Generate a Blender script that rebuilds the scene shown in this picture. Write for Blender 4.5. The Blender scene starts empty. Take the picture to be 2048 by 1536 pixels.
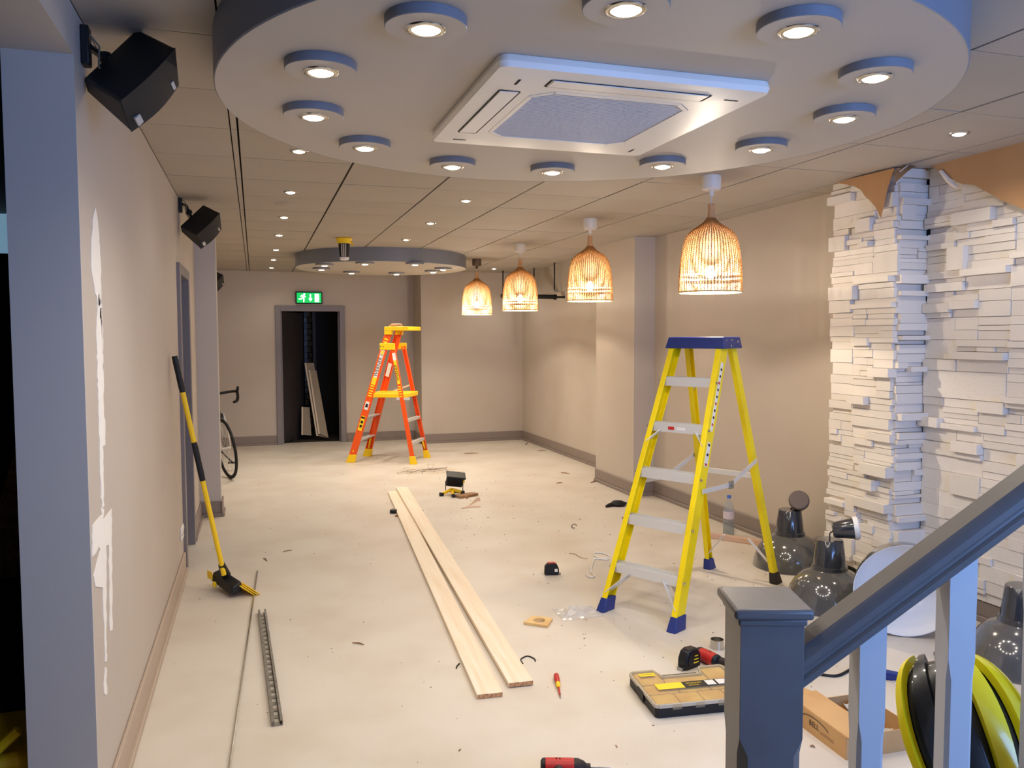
import bpy, math, random
from mathutils import Vector as V, Matrix
random.seed(7)
sc = bpy.context.scene
COL = sc.collection
# ------------------------------------------------------------------ camera
F, HC, HCEIL = 1620.0, 1.55, 2.507
YAW, PIT, ROLL = (math.radians(a) for a in (17.57, 3.31, -0.19))
_fw = V((math.sin(YAW)*math.cos(PIT), math.cos(YAW)*math.cos(PIT), -math.sin(PIT)))
_r0 = V((math.cos(YAW), -math.sin(YAW), 0)); _u0 = _r0.cross(_fw)
CR = _r0*math.cos(ROLL) + _u0*math.sin(ROLL)
CU = _u0*math.cos(ROLL) - _r0*math.sin(ROLL)
CF = _fw
CAM = V((0, 0, HC))
cam = bpy.data.cameras.new('camera'); cam.sensor_fit = 'HORIZONTAL'; cam.sensor_width = 36.0
cam.lens = F/2048*36; cam.clip_start = 0.02; cam.clip_end = 100
camo = bpy.data.objects.new('camera', cam); COL.objects.link(camo)
m = Matrix((CR, CU, -CF)).transposed().to_4x4(); m.translation = CAM
camo.matrix_world = m
sc.camera = camo
# ------------------------------------------------------------------ world, exposure, daylight
w = bpy.data.worlds.new('world'); sc.world = w; w.use_nodes = True
bg = w.node_tree.nodes['Background']; bg.inputs[0].default_value = (0.30, 0.52, 1.0, 1); bg.inputs[1].default_value = 0.5
vs = sc.view_settings; vs.view_transform = 'Standard'; vs.look = 'None'; vs.exposure = 0.0; vs.gamma = 1.0; vs.use_curve_mapping = False
sc.cycles.max_bounces = 10; sc.cycles.diffuse_bounces = 6; sc.cycles.glossy_bounces = 4; sc.cycles.transmission_bounces = 8
sc.cycles.transparent_max_bounces = 12; sc.cycles.caustics_reflective = False; sc.cycles.caustics_refractive = False
sc.cycles.sample_clamp_indirect = 4.0
SPOT_W, PEND_W, DAY_W = 16.0, 20.0, 138.0
WARM = (1.0, 0.90, 0.77)
dl = bpy.data.lights.new('daylight', 'AREA'); dl.shape = 'RECTANGLE'; dl.size = 1.9; dl.size_y = 1.4
dl.energy = DAY_W; dl.color = (0.28, 0.48, 1.0)
dlo = bpy.data.objects.new('daylight', dl); COL.objects.link(dlo)
dlo.location = (2.2, -1.15, 1.72); dlo.rotation_euler = (math.radians(90), 0, 0)   # outside the shop window, shining into the room

# ------------------------------------------------------------------ pixel -> place
def ray(x, y): return CF + CR*((x-1024)/F) - CU*((y-768)/F)
def G(x, y, z=0.0):
    d = ray(x, y); return CAM + d*((z-HC)/d.z)
def WX(x, y, X):
    d = ray(x, y); return CAM + d*(X/d.x)
def WY(x, y, Y):
    d = ray(x, y); return CAM + d*(Y/d.y)
def DD(x, y, D): return CAM + ray(x, y)*D
def depth(p): return (V(p)-CAM).dot(CF)

# ------------------------------------------------------------------ mesh helpers
WM = {}
def frame(x, y=None, z=None, o=(0, 0, 0)):
    """matrix with the given axes as columns"""
    x = V(x).normalized()
    if z is not None:
        z = V(z); y = z.cross(x).normalized(); z = x.cross(y)
    else:
        y = V(y); z = x.cross(y).normalized(); y = z.cross(x)
    mm = Matrix((x, y, z)).transposed().to_4x4(); mm.translation = V(o); return mm
class MB:
    def __init__(s): s.v = []; s.f = []; s.mi = []; s.cur = 0; s.T = Matrix()
    def add(s, vs_, fs):
        b = len(s.v); s.v += [s.T @ V(p) for p in vs_]
        for f in fs: s.f.append([b+i for i in f]); s.mi.append(s.cur)
        return s
    def box(s, c, d, R=None):
        c = V(c); hx, hy, hz = d[0]/2, d[1]/2, d[2]/2; P = []
        for sz in (-1, 1):
            for sx, sy in ((-1, -1), (1, -1), (1, 1), (-1, 1)):
                q = V((sx*hx, sy*hy, sz*hz)); P.append(c + (R.to_3x3() @ q if R else q))
        return s.add(P, [(3, 2, 1, 0), (4, 5, 6, 7), (0, 1, 5, 4), (1, 2, 6, 5), (2, 3, 7, 6), (3, 0, 4, 7)])
    def bx(s, a, b):
        a = V(a); b = V(b); return s.box((a+b)/2, [abs(b[i]-a[i]) for i in range(3)])
    def beam(s, p0, p1, w, h, up=(0, 0, 1)):
        p0 = V(p0); p1 = V(p1); d = p1-p0
        R = frame(d, None, up); return s.box((p0+p1)/2, (d.length, w, h), R)
    def prism(s, poly, vec):
        n = len(poly); P = [V(p) for p in poly]; vec = V(vec)
        return s.add(P + [p+vec for p in P], [tuple(range(n))[::-1], tuple(range(n, 2*n))] + [(i, (i+1) % n, n+(i+1) % n, n+i) for i in range(n)])
    def sweep(s, prof, p0, p1, up=(0, 0, 1)):
        """profile (y,z) swept from p0 to p1"""
        p0 = V(p0); p1 = V(p1); R = frame(p1-p0, None, up).to_3x3(); n = len(prof)
        A = [p0 + R @ V((0, a, b)) for a, b in prof]; B = [p1 + R @ V((0, a, b)) for a, b in prof]
        return s.add(A+B, [tuple(range(n)), tuple(range(n, 2*n))[::-1]] + [(i, n+i, n+(i+1) % n, (i+1) % n) for i in range(n)])
    def cyl(s, p0, p1, r0, r1=None, n=16, caps=True):
        p0 = V(p0); p1 = V(p1); r1 = r0 if r1 is None else r1; d = (p1-p0).normalized()
        a = V((1, 0, 0)) if abs(d.x) < .9 else V((0, 1, 0)); x = d.cross(a).normalized(); y = d.cross(x)
        P = []
        for p, r in ((p0, r0), (p1, r1)):
            for i in range(n):
                t = 2*math.pi*i/n; P.append(p + (x*math.cos(t)+y*math.sin(t))*r)
        fs = [(i, (i+1) % n, n+(i+1) % n, n+i) for i in range(n)]
        if caps: fs += [tuple(range(n))[::-1], tuple(range(n, 2*n))]
        return s.add(P, fs)
    def lathe(s, prof, o=(0, 0, 0), R=None, n=32, closed=False, caps=False):
        o = V(o); P = []; k = len(prof)
        for r, z in prof:
            for i in range(n):
                t = 2*math.pi*i/n; q = V((r*math.cos(t), r*math.sin(t), z)); P.append(o + (R.to_3x3() @ q if R else q))
        fs = []
        for j in range(k if closed else k-1):
            j2 = (j+1) % k
            for i in range(n):
                i2 = (i+1) % n; fs.append((j*n+i, j*n+i2, j2*n+i2, j2*n+i))
        if not closed and caps:
            if prof[0][0] > 1e-6: fs.append(tuple(range(n))[::-1])
            if prof[-1][0] > 1e-6: fs.append(tuple(range((k-1)*n, k*n)))
        return s.add(P, fs)
    def tube(s, pts, r, n=8, closed=False):
        pts = [V(p) for p in pts]; k = len(pts); P = []; px = None
        for i, p in enumerate(pts):
            a = pts[(i-1) % k] if (closed or i > 0) else p; b = pts[(i+1) % k] if (closed or i < k-1) else p
            d = (b-a).normalized()
            if px is None:
                q = V((0, 0, 1)) if abs(d.z) < .9 else V((1, 0, 0)); px = d.cross(q).normalized()
            else: px = (px - d*px.dot(d)).normalized()
            y = d.cross(px)
            rr = r[i] if isinstance(r, (list, tuple)) else r
            for j in range(n):
                t = 2*math.pi*j/n; P.append(p + (px*math.cos(t)+y*math.sin(t))*rr)
        fs = []
        for i in range(k if closed else k-1):
            i2 = (i+1) % k
            for j in range(n):
                j2 = (j+1) % n; fs.append((i*n+j, i*n+j2, i2*n+j2, i2*n+j))
        if not closed: fs += [tuple(range(n))[::-1], tuple(range((k-1)*n, k*n))]
        return s.add(P, fs)
    def grid(s, fn, nu, nv, th=0.0, nrm=None):
        """surface fn(u,v); th>0 gives it thickness along nrm(u,v)"""
        P = [V(fn(i/nu, j/nv)) for j in range(nv+1) for i in range(nu+1)]
        fs = [(j*(nu+1)+i, j*(nu+1)+i+1, (j+1)*(nu+1)+i+1, (j+1)*(nu+1)+i) for j in range(nv) for i in range(nu)]
        if th:
            N = len(P); Q = []
            for j in range(nv+1):
                for i in range(nu+1):
                    Q.append(P[j*(nu+1)+i] + V(nrm(i/nu, j/nv))*th)
            fs2 = [tuple(N+q for q in f[::-1]) for f in fs]
            ring = [i for i in range(nu+1)] + [(j)*(nu+1)+nu for j in range(1, nv+1)] + [nv*(nu+1)+i for i in range(nu-1, -1, -1)] + [j*(nu+1) for j in range(nv-1, 0, -1)]
            fs3 = [(ring[i], N+ring[i], N+ring[(i+1) % len(ring)], ring[(i+1) % len(ring)]) for i in range(len(ring))]
            return s.add(P+Q, fs+fs2+fs3)
        return s.add(P, fs)
    def build(s, name, mat, parent=None, smooth=35, bevel=0.0, seg=2, label=None, local=False):
        me = bpy.data.meshes.new(name); vs_ = s.v
        o = bpy.data.objects.new(name, me); COL.objects.link(o)
        if parent is not None:
            o.parent = parent; WM[o.name] = WM[parent.name]
            if not local:
                inv = WM[parent.name].inverted(); vs_ = [inv @ p for p in vs_]
        elif not local:
            lo = V([min(p[i] for p in vs_) for i in range(3)]); hi = V([max(p[i] for p in vs_) for i in range(3)])
            L = V(((lo.x+hi.x)/2, (lo.y+hi.y)/2, lo.z)); o.location = L; WM[o.name] = Matrix.Translation(L); vs_ = [p-L for p in vs_]
        else: WM[o.name] = Matrix()
        me.from_pydata([tuple(p) for p in vs_], [], s.f)
        for mm in (mat if isinstance(mat, (list, tuple)) else [mat]): me.materials.append(mm)
        me.polygons.foreach_set('material_index', s.mi)
        import bmesh
        bm = bmesh.new(); bm.from_mesh(me); bmesh.ops.recalc_face_normals(bm, faces=bm.faces); bm.to_mesh(me); bm.free()
        if smooth:
            me.polygons.foreach_set('use_smooth', [True]*len(me.polygons)); me.set_sharp_from_angle(angle=math.radians(smooth))
        me.update()
        if bevel:
            b = o.modifiers.new('bevel', 'BEVEL'); b.width = bevel; b.segments = seg; b.limit_method = 'ANGLE'; b.angle_limit = math.radians(40); b.harden_normals = False
        if label: o['label'] = label
        return o
def tag(o, label, cat=None, group=None, kind=None):
    o['label'] = label
    if cat: o['category'] = cat
    if group: o['group'] = group
    if kind: o['kind'] = kind
    return o
def thing(name, label, cat, loc=(0, 0, 0), rot=None, group=None):
    o = bpy.data.objects.new(name, None); COL.objects.link(o); o.empty_display_size = .05
    mw = Matrix.Translation(V(loc)) @ (rot.to_3x3().to_4x4() if rot is not None else Matrix())
    o.matrix_world = mw; WM[o.name] = mw.copy(); tag(o, label, cat, group); return o
def struct(o, label, cat=None): return tag(o, label, cat, None, 'structure')
def copy_tree(o, parent=None):
    c = o.copy(); COL.objects.link(c); c.parent = parent
    for ch in o.children: copy_tree(ch, c)
    return c
def text_mesh(body, size):
    cu = bpy.data.curves.new('lettering', 'FONT'); cu.body = body; cu.size = size; cu.align_x = 'CENTER'; cu.align_y = 'CENTER'; cu.resolution_u = 2
    o = bpy.data.objects.new('lettering', cu); COL.objects.link(o)
    bpy.context.view_layer.update()
    me = bpy.data.meshes.new_from_object(o.evaluated_get(bpy.context.evaluated_depsgraph_get()))
    bpy.data.objects.remove(o); bpy.data.curves.remove(cu); return me
def lettering(body, size, mat, parent, mw, name='lettering', bold=0):
    """flat lettering in the x-y plane of mw"""
    me = text_mesh(body, size); me.materials.clear(); me.materials.append(mat)
    o = bpy.data.objects.new(name, me); COL.objects.link(o); o.parent = parent
    o.matrix_local = WM[parent.name].inverted() @ mw; WM[o.name] = mw; return o

# ------------------------------------------------------------------ materials
def lin(c):
    return tuple(((x/255)/12.92 if x/255 <= .04045 else ((x/255+.055)/1.055)**2.4) for x in c) + (1.0,)
def M(name, col, rough=.5, metal=0.0, spec=.5, noise=None, bump=None, trans=0.0, emit=0.0, ecol=None, coat=0.0, rnd=0.0, alpha=1.0, ior=1.45, stretch=None, sss=0.0):
    mt = bpy.data.materials.new(name); mt.use_nodes = True; nt = mt.node_tree; b = nt.nodes['Principled BSDF']; L = nt.links.new
    c = lin(col); b.inputs['Base Color'].default_value = c; b.inputs['Roughness'].default_value = rough; b.inputs['Metallic'].default_value = metal
    b.inputs['Specular IOR Level'].default_value = spec; b.inputs['IOR'].default_value = ior
    if trans: b.inputs['Transmission Weight'].default_value = trans
    if coat: b.inputs['Coat Weight'].default_value = coat; b.inputs['Coat Roughness'].default_value = .08
    if alpha < 1: b.inputs['Alpha'].default_value = alpha
    if emit: b.inputs['Emission Color'].default_value = (lin(ecol) if ecol else c); b.inputs['Emission Strength'].default_value = emit
    vec = None
    if noise or bump:
        tc = nt.nodes.new('ShaderNodeTexCoord'); vec = tc.outputs['Object']
        if stretch:
            mp = nt.nodes.new('ShaderNodeMapping'); mp.inputs['Scale'].default_value = stretch; L(vec, mp.inputs['Vector']); vec = mp.outputs['Vector']
    colour = None
    if noise:
        sca, col2, lo, hi = noise
        n = nt.nodes.new('ShaderNodeTexNoise'); n.inputs['Scale'].default_value = sca; n.inputs['Detail'].default_value = 5; L(vec, n.inputs['Vector'])
        r = nt.nodes.new('ShaderNodeMapRange'); r.inputs[1].default_value = lo; r.inputs[2].default_value = hi; L(n.outputs['Fac'], r.inputs[0])
        x = nt.nodes.new('ShaderNodeMix'); x.data_type = 'RGBA'; x.inputs[6].default_value = c; x.inputs[7].default_value = lin(col2); L(r.outputs[0], x.inputs[0])
        colour = x.outputs[2]
    if rnd:
        oi = nt.nodes.new('ShaderNodeObjectInfo'); hs = nt.nodes.new('ShaderNodeHueSaturation'); r = nt.nodes.new('ShaderNodeMapRange')
        r.inputs[3].default_value = 1-rnd; r.inputs[4].default_value = 1+rnd*.6; L(oi.outputs['Random'], r.inputs[0]); L(r.outputs[0], hs.inputs['Value'])
        if colour: L(colour, hs.inputs['Color'])
        else: hs.inputs['Color'].default_value = c
        colour = hs.outputs['Color']
    if colour: L(colour, b.inputs['Base Color'])
    if bump:
        n = nt.nodes.new('ShaderNodeTexNoise'); n.inputs['Scale'].default_value = bump[0]; n.inputs['Detail'].default_value = 4; L(vec, n.inputs['Vector'])
        bp = nt.nodes.new('ShaderNodeBump'); bp.inputs['Strength'].default_value = bump[1]; bp.inputs['Distance'].default_value = .004; L(n.outputs['Fac'], bp.inputs['Height']); L(bp.outputs['Normal'], b.inputs['Normal'])
    return mt
def glassy(name, col, k=.12, rough=.05):
    """thin clear sheet: mostly see-through with some gloss"""
    mt = bpy.data.materials.new(name); mt.use_nodes = True; nt = mt.node_tree; nt.nodes.clear(); L = nt.links.new
    o = nt.nodes.new('ShaderNodeOutputMaterial'); mx = nt.nodes.new('ShaderNodeMixShader'); t = nt.nodes.new('ShaderNodeBsdfTransparent'); g = nt.nodes.new('ShaderNodeBsdfPrincipled')
    t.inputs[0].default_value = lin(col); g.inputs['Base Color'].default_value = lin(col); g.inputs['Roughness'].default_value = rough
    mx.inputs[0].default_value = k; L(t.outputs[0], mx.inputs[1]); L(g.outputs[0], mx.inputs[2]); L(mx.outputs[0], o.inputs[0]); return mt
MT = dict(
    wall=M('wall_paint', (192, 182, 171), .62, noise=(1.3, (187, 176, 164), .35, .7), bump=(60, .06)),
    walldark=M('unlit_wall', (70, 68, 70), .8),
    pillar=M('grey_pillar_paint', (190, 183, 176), .5, bump=(70, .06)),
    floor=M('beige_floor', (214, 206, 194), .42, spec=.4, noise=(2.2, (203, 192, 177), .42, .72), bump=(35, .05)),
    ceil=M('ceiling_tile', (176, 168, 158), .75, noise=(.9, (172, 163, 152), .35, .7), rnd=.03),
    grid=M('ceiling_void', (30, 26, 24), .9),
    canopy=M('canopy_paint', (186, 179, 171), .6),
    canopyside=M('canopy_edge_paint', (122, 126, 136), .45),
    skirt=M('taupe_skirting', (134, 122, 115), .45),
    skirtb=M('beige_skirting', (180, 162, 145), .5),
    greyframe=M('grey_frame_paint', (128, 122, 124), .42),
    greypaint=M('grey_gloss_paint', (106, 102, 101), .38, noise=(9, (99, 94, 92), .4, .7), bump=(40, .05)),
    whitepaint=M('white_gloss_paint', (196, 196, 196), .36, bump=(40, .05)),
    white=M('white_plastic', (236, 233, 227), .4),
    whitemetal=M('white_enamel', (232, 231, 230), .25, coat=.4),
    dark=M('black_plastic', (17, 18, 22), .5),
    blackmatt=M('black_matt', (20, 19, 20), .75),
    grille=M('black_grille', (24, 23, 24), .55, bump=(600, .6)),
    metal=M('zinc_steel', (165, 165, 165), .35, 1.0),
    chrome=M('chrome', (200, 198, 192), .18, 1.0),
    alu=M('aluminium', (222, 222, 220), .42, .35),
    yellow=M('yellow_fibreglass', (250, 222, 8), .4, noise=(5, (232, 200, 10), .45, .75)),
    yellowp=M('yellow_plastic', (246, 205, 30), .4),
    orange=M('orange_fibreglass', (238, 88, 24), .42),
    blue=M('blue_plastic', (34, 52, 120), .4),
    red=M('red_plastic', (190, 42, 40), .4),
    rubber=M('dark_rubber', (44, 34, 34), .6),
    pine=M('pine', (244, 230, 208), .55, noise=(4, (236, 214, 184), .42, .7), stretch=(.5, 13, 13)),
    pineend=M('pine_end', (205, 158, 112), .6, noise=(60, (150, 98, 62), .5, .65)),
    ply=M('plywood', (226, 190, 130), .55, noise=(9, (210, 168, 105), .45, .7)),
    oldwood=M('old_wood', (170, 130, 92), .65, noise=(20, (128, 92, 62), .4, .7)),
    pinkwood=M('pale_batten', (206, 174, 152), .6),
    kraft=M('kraft_paper', (180, 140, 98), .75, noise=(3, (172, 131, 90), .4, .7), bump=(14, .25)),
    paperedge=M('torn_paper_edge', (238, 226, 212), .8),
    block=M('white_wood_block', (228, 221, 212), .68, noise=(18, (216, 208, 199), .52, .78), bump=(90, .18), rnd=.07),
    rattan=M('rattan', (236, 208, 158), .55, noise=(40, (208, 166, 106), .4, .7)),
    rattand=M('dark_rattan', (168, 116, 62), .55),
    rattanp=M('pale_rattan', (214, 168, 120), .55),
    lens=M('lit_lens', (255, 240, 215), .3, emit=26, ecol=(255, 236, 205)),
    bulb=M('lit_bulb', (255, 240, 215), .3, emit=60, ecol=(255, 226, 178)),
    lampgrey=M('grey_lamp_enamel', (88, 88, 88), .13, spec=.6, coat=.9),
    lampdark=M('dark_lamp_collar', (52, 55, 62), .16, coat=.8),
    cardboard=M('cardboard', (206, 164, 112), .7, noise=(5, (196, 152, 100), .4, .7)),
    filler=M('white_filler', (236, 232, 224), .85, bump=(30, .5)),
    labelw=M('white_label', (232, 230, 226), .5), labely=M('yellow_label', (250, 214, 40), .5), labelk=M('black_print', (22, 20, 20), .5),
    labelr=M('red_print', (200, 40, 40), .5),
    bottle=glassy('clear_bottle', (236, 240, 242), .14), bag=glassy('clear_bag', (246, 246, 246), .35, .15), clear=glassy('clear_lid', (244, 238, 224), .12, .12),
    glass=glassy('window_glass', (240, 246, 250), .06),
    water=glassy('water', (222, 226, 226), .12),
    bottlecap=M('blue_cap', (70, 110, 190), .4),
    helmetk=M('helmet_black', (20, 20, 21), .35, coat=.3), helmety=M('helmet_yellow', (240, 222, 28), .28, coat=.5),
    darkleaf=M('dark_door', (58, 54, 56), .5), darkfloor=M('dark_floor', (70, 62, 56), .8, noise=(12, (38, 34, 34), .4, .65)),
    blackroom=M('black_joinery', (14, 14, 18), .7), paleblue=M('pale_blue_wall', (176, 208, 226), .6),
    gboard=M('grey_board', (150, 138, 122), .7), gboardedge=M('pale_board_edge', (214, 200, 180), .7),
    sgreen=M('exit_green', (10, 150, 70), .4, emit=1.1, ecol=(0, 190, 85)), swhite=M('exit_white', (240, 255, 240), .4, emit=2.2, ecol=(235, 255, 235)),
    canopyk=M('brown_rose', (96, 82, 74), .5), cordw=M('white_cord', (220, 214, 205), .5), wire=M('pale_wire', (214, 200, 180), .5), wirek=M('grey_wire', (120, 104, 92), .5),
    shaving=M('wood_shaving', (150, 110, 78), .7), grain=M('dark_speck', (112, 92, 76), .8), tiles=None,
    silver=M('silver_paint', (190, 184, 176), .4), green=M('green_foil', (20, 92, 70), .4),
    amber=M('amber_trays', (240, 216, 140), .6, noise=(14, (222, 188, 108), .4, .7)))
# ================================================================== THE ROOM
XL, XR, YF, YF2, YB = -0.48, 3.70, 12.20, 11.62, -0.9
XP = -0.665                       # outer side of the partition on the left
YP = 2.66                         # near end of that partition
def slab(name, boxes, mat, label, cat='wall', **k):
    b = MB()
    for a, c in boxes: b.bx(a, c)
    return struct(b.build(name, mat, **k), label, cat)
floor = slab('floor', [((XP, YB, -.06), (4.1, YF+.14, 0)), ((-1.05, 7.66, -.06), (XP, YF+.14, 0))], MT['floor'], 'dusty beige vinyl floor of the empty hall', 'floor')
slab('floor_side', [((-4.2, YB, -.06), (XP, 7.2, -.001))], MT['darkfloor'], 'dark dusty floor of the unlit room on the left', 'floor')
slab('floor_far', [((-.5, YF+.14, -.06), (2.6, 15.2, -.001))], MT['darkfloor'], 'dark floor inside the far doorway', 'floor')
# ---- ceiling with its tiles
ceiling = slab('ceiling', [((-4.2, YB, HCEIL+.03), (4.1, YF+.14, HCEIL+.08))], MT['grid'], 'suspended ceiling of beige tiles with dark joints', 'ceiling')
CX, CY = [-.86, XL, -.088, -.057] + [-.057+.5925*i for i in range(1, 7)] + [3.86], [2.183+.6035*k for k in range(-9, 17)] + [YF]
tb = MB(); tb.box((0, 0, .006), (1, 1, .012)); tile0 = None
for i in range(len(CX)-1):
    for j in range(len(CY)-1):
        gx = .006 if i > 2 else .003
        cx, cy = (CX[i]+CX[i+1])/2, (CY[j]+CY[j+1])/2
        if tile0 is None: tile0 = o = tb.build('ceiling_tile', MT['ceil'], ceiling, smooth=0, local=True)
        else: o = tile0.copy(); COL.objects.link(o)
        loc = V((cx, cy, HCEIL+random.uniform(-.0006, .0014))) - WM[ceiling.name].translation
        o.location = loc; o.scale = (CX[i+1]-CX[i]-2*gx, CY[j+1]-CY[j]-.006, 1)
        o.rotation_euler = (random.uniform(-.0015, .0015), random.uniform(-.0015, .0015), 0)
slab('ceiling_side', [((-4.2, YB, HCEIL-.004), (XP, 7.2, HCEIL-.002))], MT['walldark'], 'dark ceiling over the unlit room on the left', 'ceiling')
# ---- left partition, its end, beam over the opening
D1a, D1b, D1h = 5.80, 6.46, WX(365, 556, XL).z      # side door opening in the left wall
wl = slab('wall_left', [((XP, YP+.004, 0), (XL, D1a, HCEIL)), ((XP, D1b, 0), (XL, 7.66, HCEIL)), ((-1.05, 7.5, 0), (-.86, YF, HCEIL)), ((-.86, 7.5, 0), (XP, 7.66, HCEIL)), ((XP, D1a, D1h), (XL, D1b, HCEIL))], MT['wall'], 'long beige left wall with filler streaks', smooth=0)
ZB = WX(152, 116, XL).z
b = MB(); b.bx((XP, YP-.012, 0), (XL, YP+.004, ZB)); struct(b.build('trim_1', MT['pillar'], smooth=0), 'bluish grey painted end face of the left wall', 'pillar')
slab('wall_beam', [((XP, YB, ZB), (XL, YP+.002, HCEIL))], MT['pillar'], 'boxed grey beam over the opening at upper left', 'beam', smooth=0)
# filler streaks on the left wall
def wall_patch(pts, name='filler_patch'):
    b = MB(); rg = random.Random(len(pts)); Q = []
    for (x0, y0), (x1, y1) in zip(pts, pts[1:]+pts[:1]):
        k = max(1, int(math.hypot(x1-x0, y1-y0)/11))
        Q += [(x0+(x1-x0)*i/k+rg.uniform(-.9, .9), y0+(y1-y0)*i/k+rg.uniform(-2, 2)) for i in range(k)]
    b.prism([WX(x, y, XL) for x, y in Q], (.0018, 0, 0)); return b.build(name, MT['filler'], wl, smooth=0)
wall_patch([(189, 416), (192, 428), (197, 470), (200, 520), (202, 600), (205, 660), (206, 735), (206, 742), (205, 742), (204, 690), (200, 640), (190, 585), (182, 545), (181, 480), (185, 440)])
wall_patch([(196, 585), (202, 600), (206, 735), (207, 838), (210, 840), (209, 890), (205, 893), (206, 960), (207, 1012), (203, 1018), (200, 960), (198, 890), (197, 840), (194, 740), (192, 650)])
wall_patch([(200, 1015), (208, 1016), (206, 1040), (222, 1016), (223, 1100), (224, 1258), (219, 1262), (218, 1180), (217, 1090), (212, 1092), (212, 1250), (213, 1325), (209, 1325), (207, 1250), (205, 1175), (189, 1174), (187, 1150), (194, 1120), (200, 1100), (197, 1095), (184, 1115), (183, 1052), (192, 1040), (202, 1030)])
wall_patch([(209, 1332), (212, 1335), (213, 1388), (210, 1392), (207, 1385)])
# ---- right side: wall, boxed-out pier, far wall with a step
slab('wall_right', [((3.74, YB, 0), (4.1, 3.9, HCEIL)), ((XR, 3.9, 0), (4.1, 7.09, HCEIL)), ((3.48, 7.09, 0), (4.1, 8.0, HCEIL)), ((3.85, 8.0, 0), (4.1, YF2, HCEIL))], MT['wall'], 'long beige right wall with a boxed-out pier', smooth=0)
fdL, fdR = WY(563, 750, YF).x, WY(681, 750, YF).x                    # far door opening
fdT = WY(620, 622, YF).z
XS = 2.30
slab('wall_far', [((-1.05, YF, 0), (fdL, YF+.14, HCEIL)), ((fdR, YF, 0), (XS+.3, YF+.14, HCEIL)), ((fdL, YF, fdT), (fdR, YF+.14, HCEIL)), ((XS, YF2, 0), (4.1, YF+.14, HCEIL))], MT['wall'], 'beige far wall with a doorway and a shallow step', smooth=0)
# ---- front wall with shop window behind the camera, side room shell
slab('wall_front', [((-4.2, YB-.2, 0), (4.1, YB, 1.0)), ((-4.2, YB-.2, 2.45), (4.1, YB, HCEIL+.08)), ((3.2, YB-.2, 1.0), (4.1, YB, 2.45)), ((-4.2, YB-.2, 1.0), (1.2, YB, 2.45))], MT['wall'], 'front wall with the shop window behind the viewer')
b = MB(); b.bx((1.2, YB-.12, 1.0), (3.2, YB-.11, 2.45)); win = struct(b.build('window_1', MT['glass'], smooth=0), 'wide shop window behind the viewer', 'window')
for x in (1.23, 3.17):
    b = MB(); b.bx((x-.03, YB-.16, 1.0), (x+.03, YB-.08, 2.45)); b.build('window_frame', MT['greyframe'], win, smooth=0)
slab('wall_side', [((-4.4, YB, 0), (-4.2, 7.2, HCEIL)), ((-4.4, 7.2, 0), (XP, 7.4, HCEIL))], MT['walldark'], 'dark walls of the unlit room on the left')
# pale blue band, its glow added in place of daylight; grey bulkhead above it
b = MB(); b.bx((-4.2, 7.12, WY(15, 507, 7.12).z), (XP-.02, 7.19, WY(15, 376, 7.12).z)); struct(b.build('daylight_glow_band', M('daylight_glow', (190, 214, 228), .5, emit=.42, ecol=(150, 196, 226)), smooth=0), 'pale blue band with added daylight glow, seen through the left opening', 'window')
b = MB(); b.bx((-4.2, 6.75, WY(15, 376, 7.12).z), (XP-.02, 7.19, WY(15, 341, 6.9).z)); struct(b.build('trim_3', MT['pillar'], smooth=0), 'grey bulkhead above the pale blue band', 'bulkhead')
b = MB(); b.bx((-2.6, 6.3, 0), (XP-.06, 7.1, WY(15, 507, 6.3).z)); o = tag(b.build('back_bar_unit', MT['blackroom'], smooth=0), 'black back bar unit in the unlit room on the left', 'bar unit')
for k in range(4):
    b = MB(); b.bx((-2.56+.47*k, 6.28, .1), (-2.13+.47*k, 6.3, 1.3)); b.build('cupboard_door', MT['blackroom'], o, smooth=0, bevel=.004)
# ---- skirting boards
def skirt(name, runs, mat, label):
    b = MB()
    for p0, p1, nrm in runs:
        p0, p1 = V((p0[0], p0[1], 0)), V((p1[0], p1[1], 0)); n = V((nrm[0], nrm[1], 0))
        for t, z0, z1 in ((.014, .03, .135), (.028, 0, .032)):
            A = [p0 + V((0, 0, z0)), p1 + V((0, 0, z0)), p1 + V((0, 0, z1)), p0 + V((0, 0, z1))]
            b.prism(A, n*t)
    return struct(b.build(name, mat, smooth=0, bevel=.004, seg=1), label, 'skirting')
skirt('baseboard_left', [((XL, YP+.01), (XL, D1a-.09), (1, 0))], MT['skirtb'], 'beige skirting along the near left wall')
skirt('baseboard_left_far', [((XL, D1b+.09), (XL, 7.43), (1, 0)), ((XL, 7.43), (-.31, 7.43), (0, -1)), ((-.31, 7.403), (-.31, 7.66), (1, 0)), ((-.86, 7.66), (-.86, YF), (1, 0))], MT['skirt'], 'dark taupe skirting around the left pilaster')
skirt('baseboard_far', [((-.86, YF), (fdL-.08, YF), (0, -1)), ((fdR+.08, YF), (XS, YF), (0, -1)), ((XS, YF), (XS, YF2-.028), (-1, 0)), ((XS-.028, YF2), (3.85, YF2), (0, -1))], MT['skirt'], 'dark taupe skirting along the far wall')
skirt('baseboard_right', [((3.85, 8.0), (3.85, YF2), (-1, 0)), ((3.48, 7.062), (3.48, 8.0), (-1, 0)), ((3.452, 7.09), (XR, 7.09), (0, -1)), ((XR, 4.35), (XR, 7.09), (-1, 0)), ((3.74, 2.0), (3.74, 3.75), (-1, 0))], MT['skirt'], 'dark taupe skirting along the right wall')
b = MB(); b.bx((XL, 7.43, 0), (-.31, 7.66, HCEIL)); struct(b.build('trim_4', MT['pillar'], smooth=0), 'grey pilaster on the left wall in front of the bicycle', 'pilaster')
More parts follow.
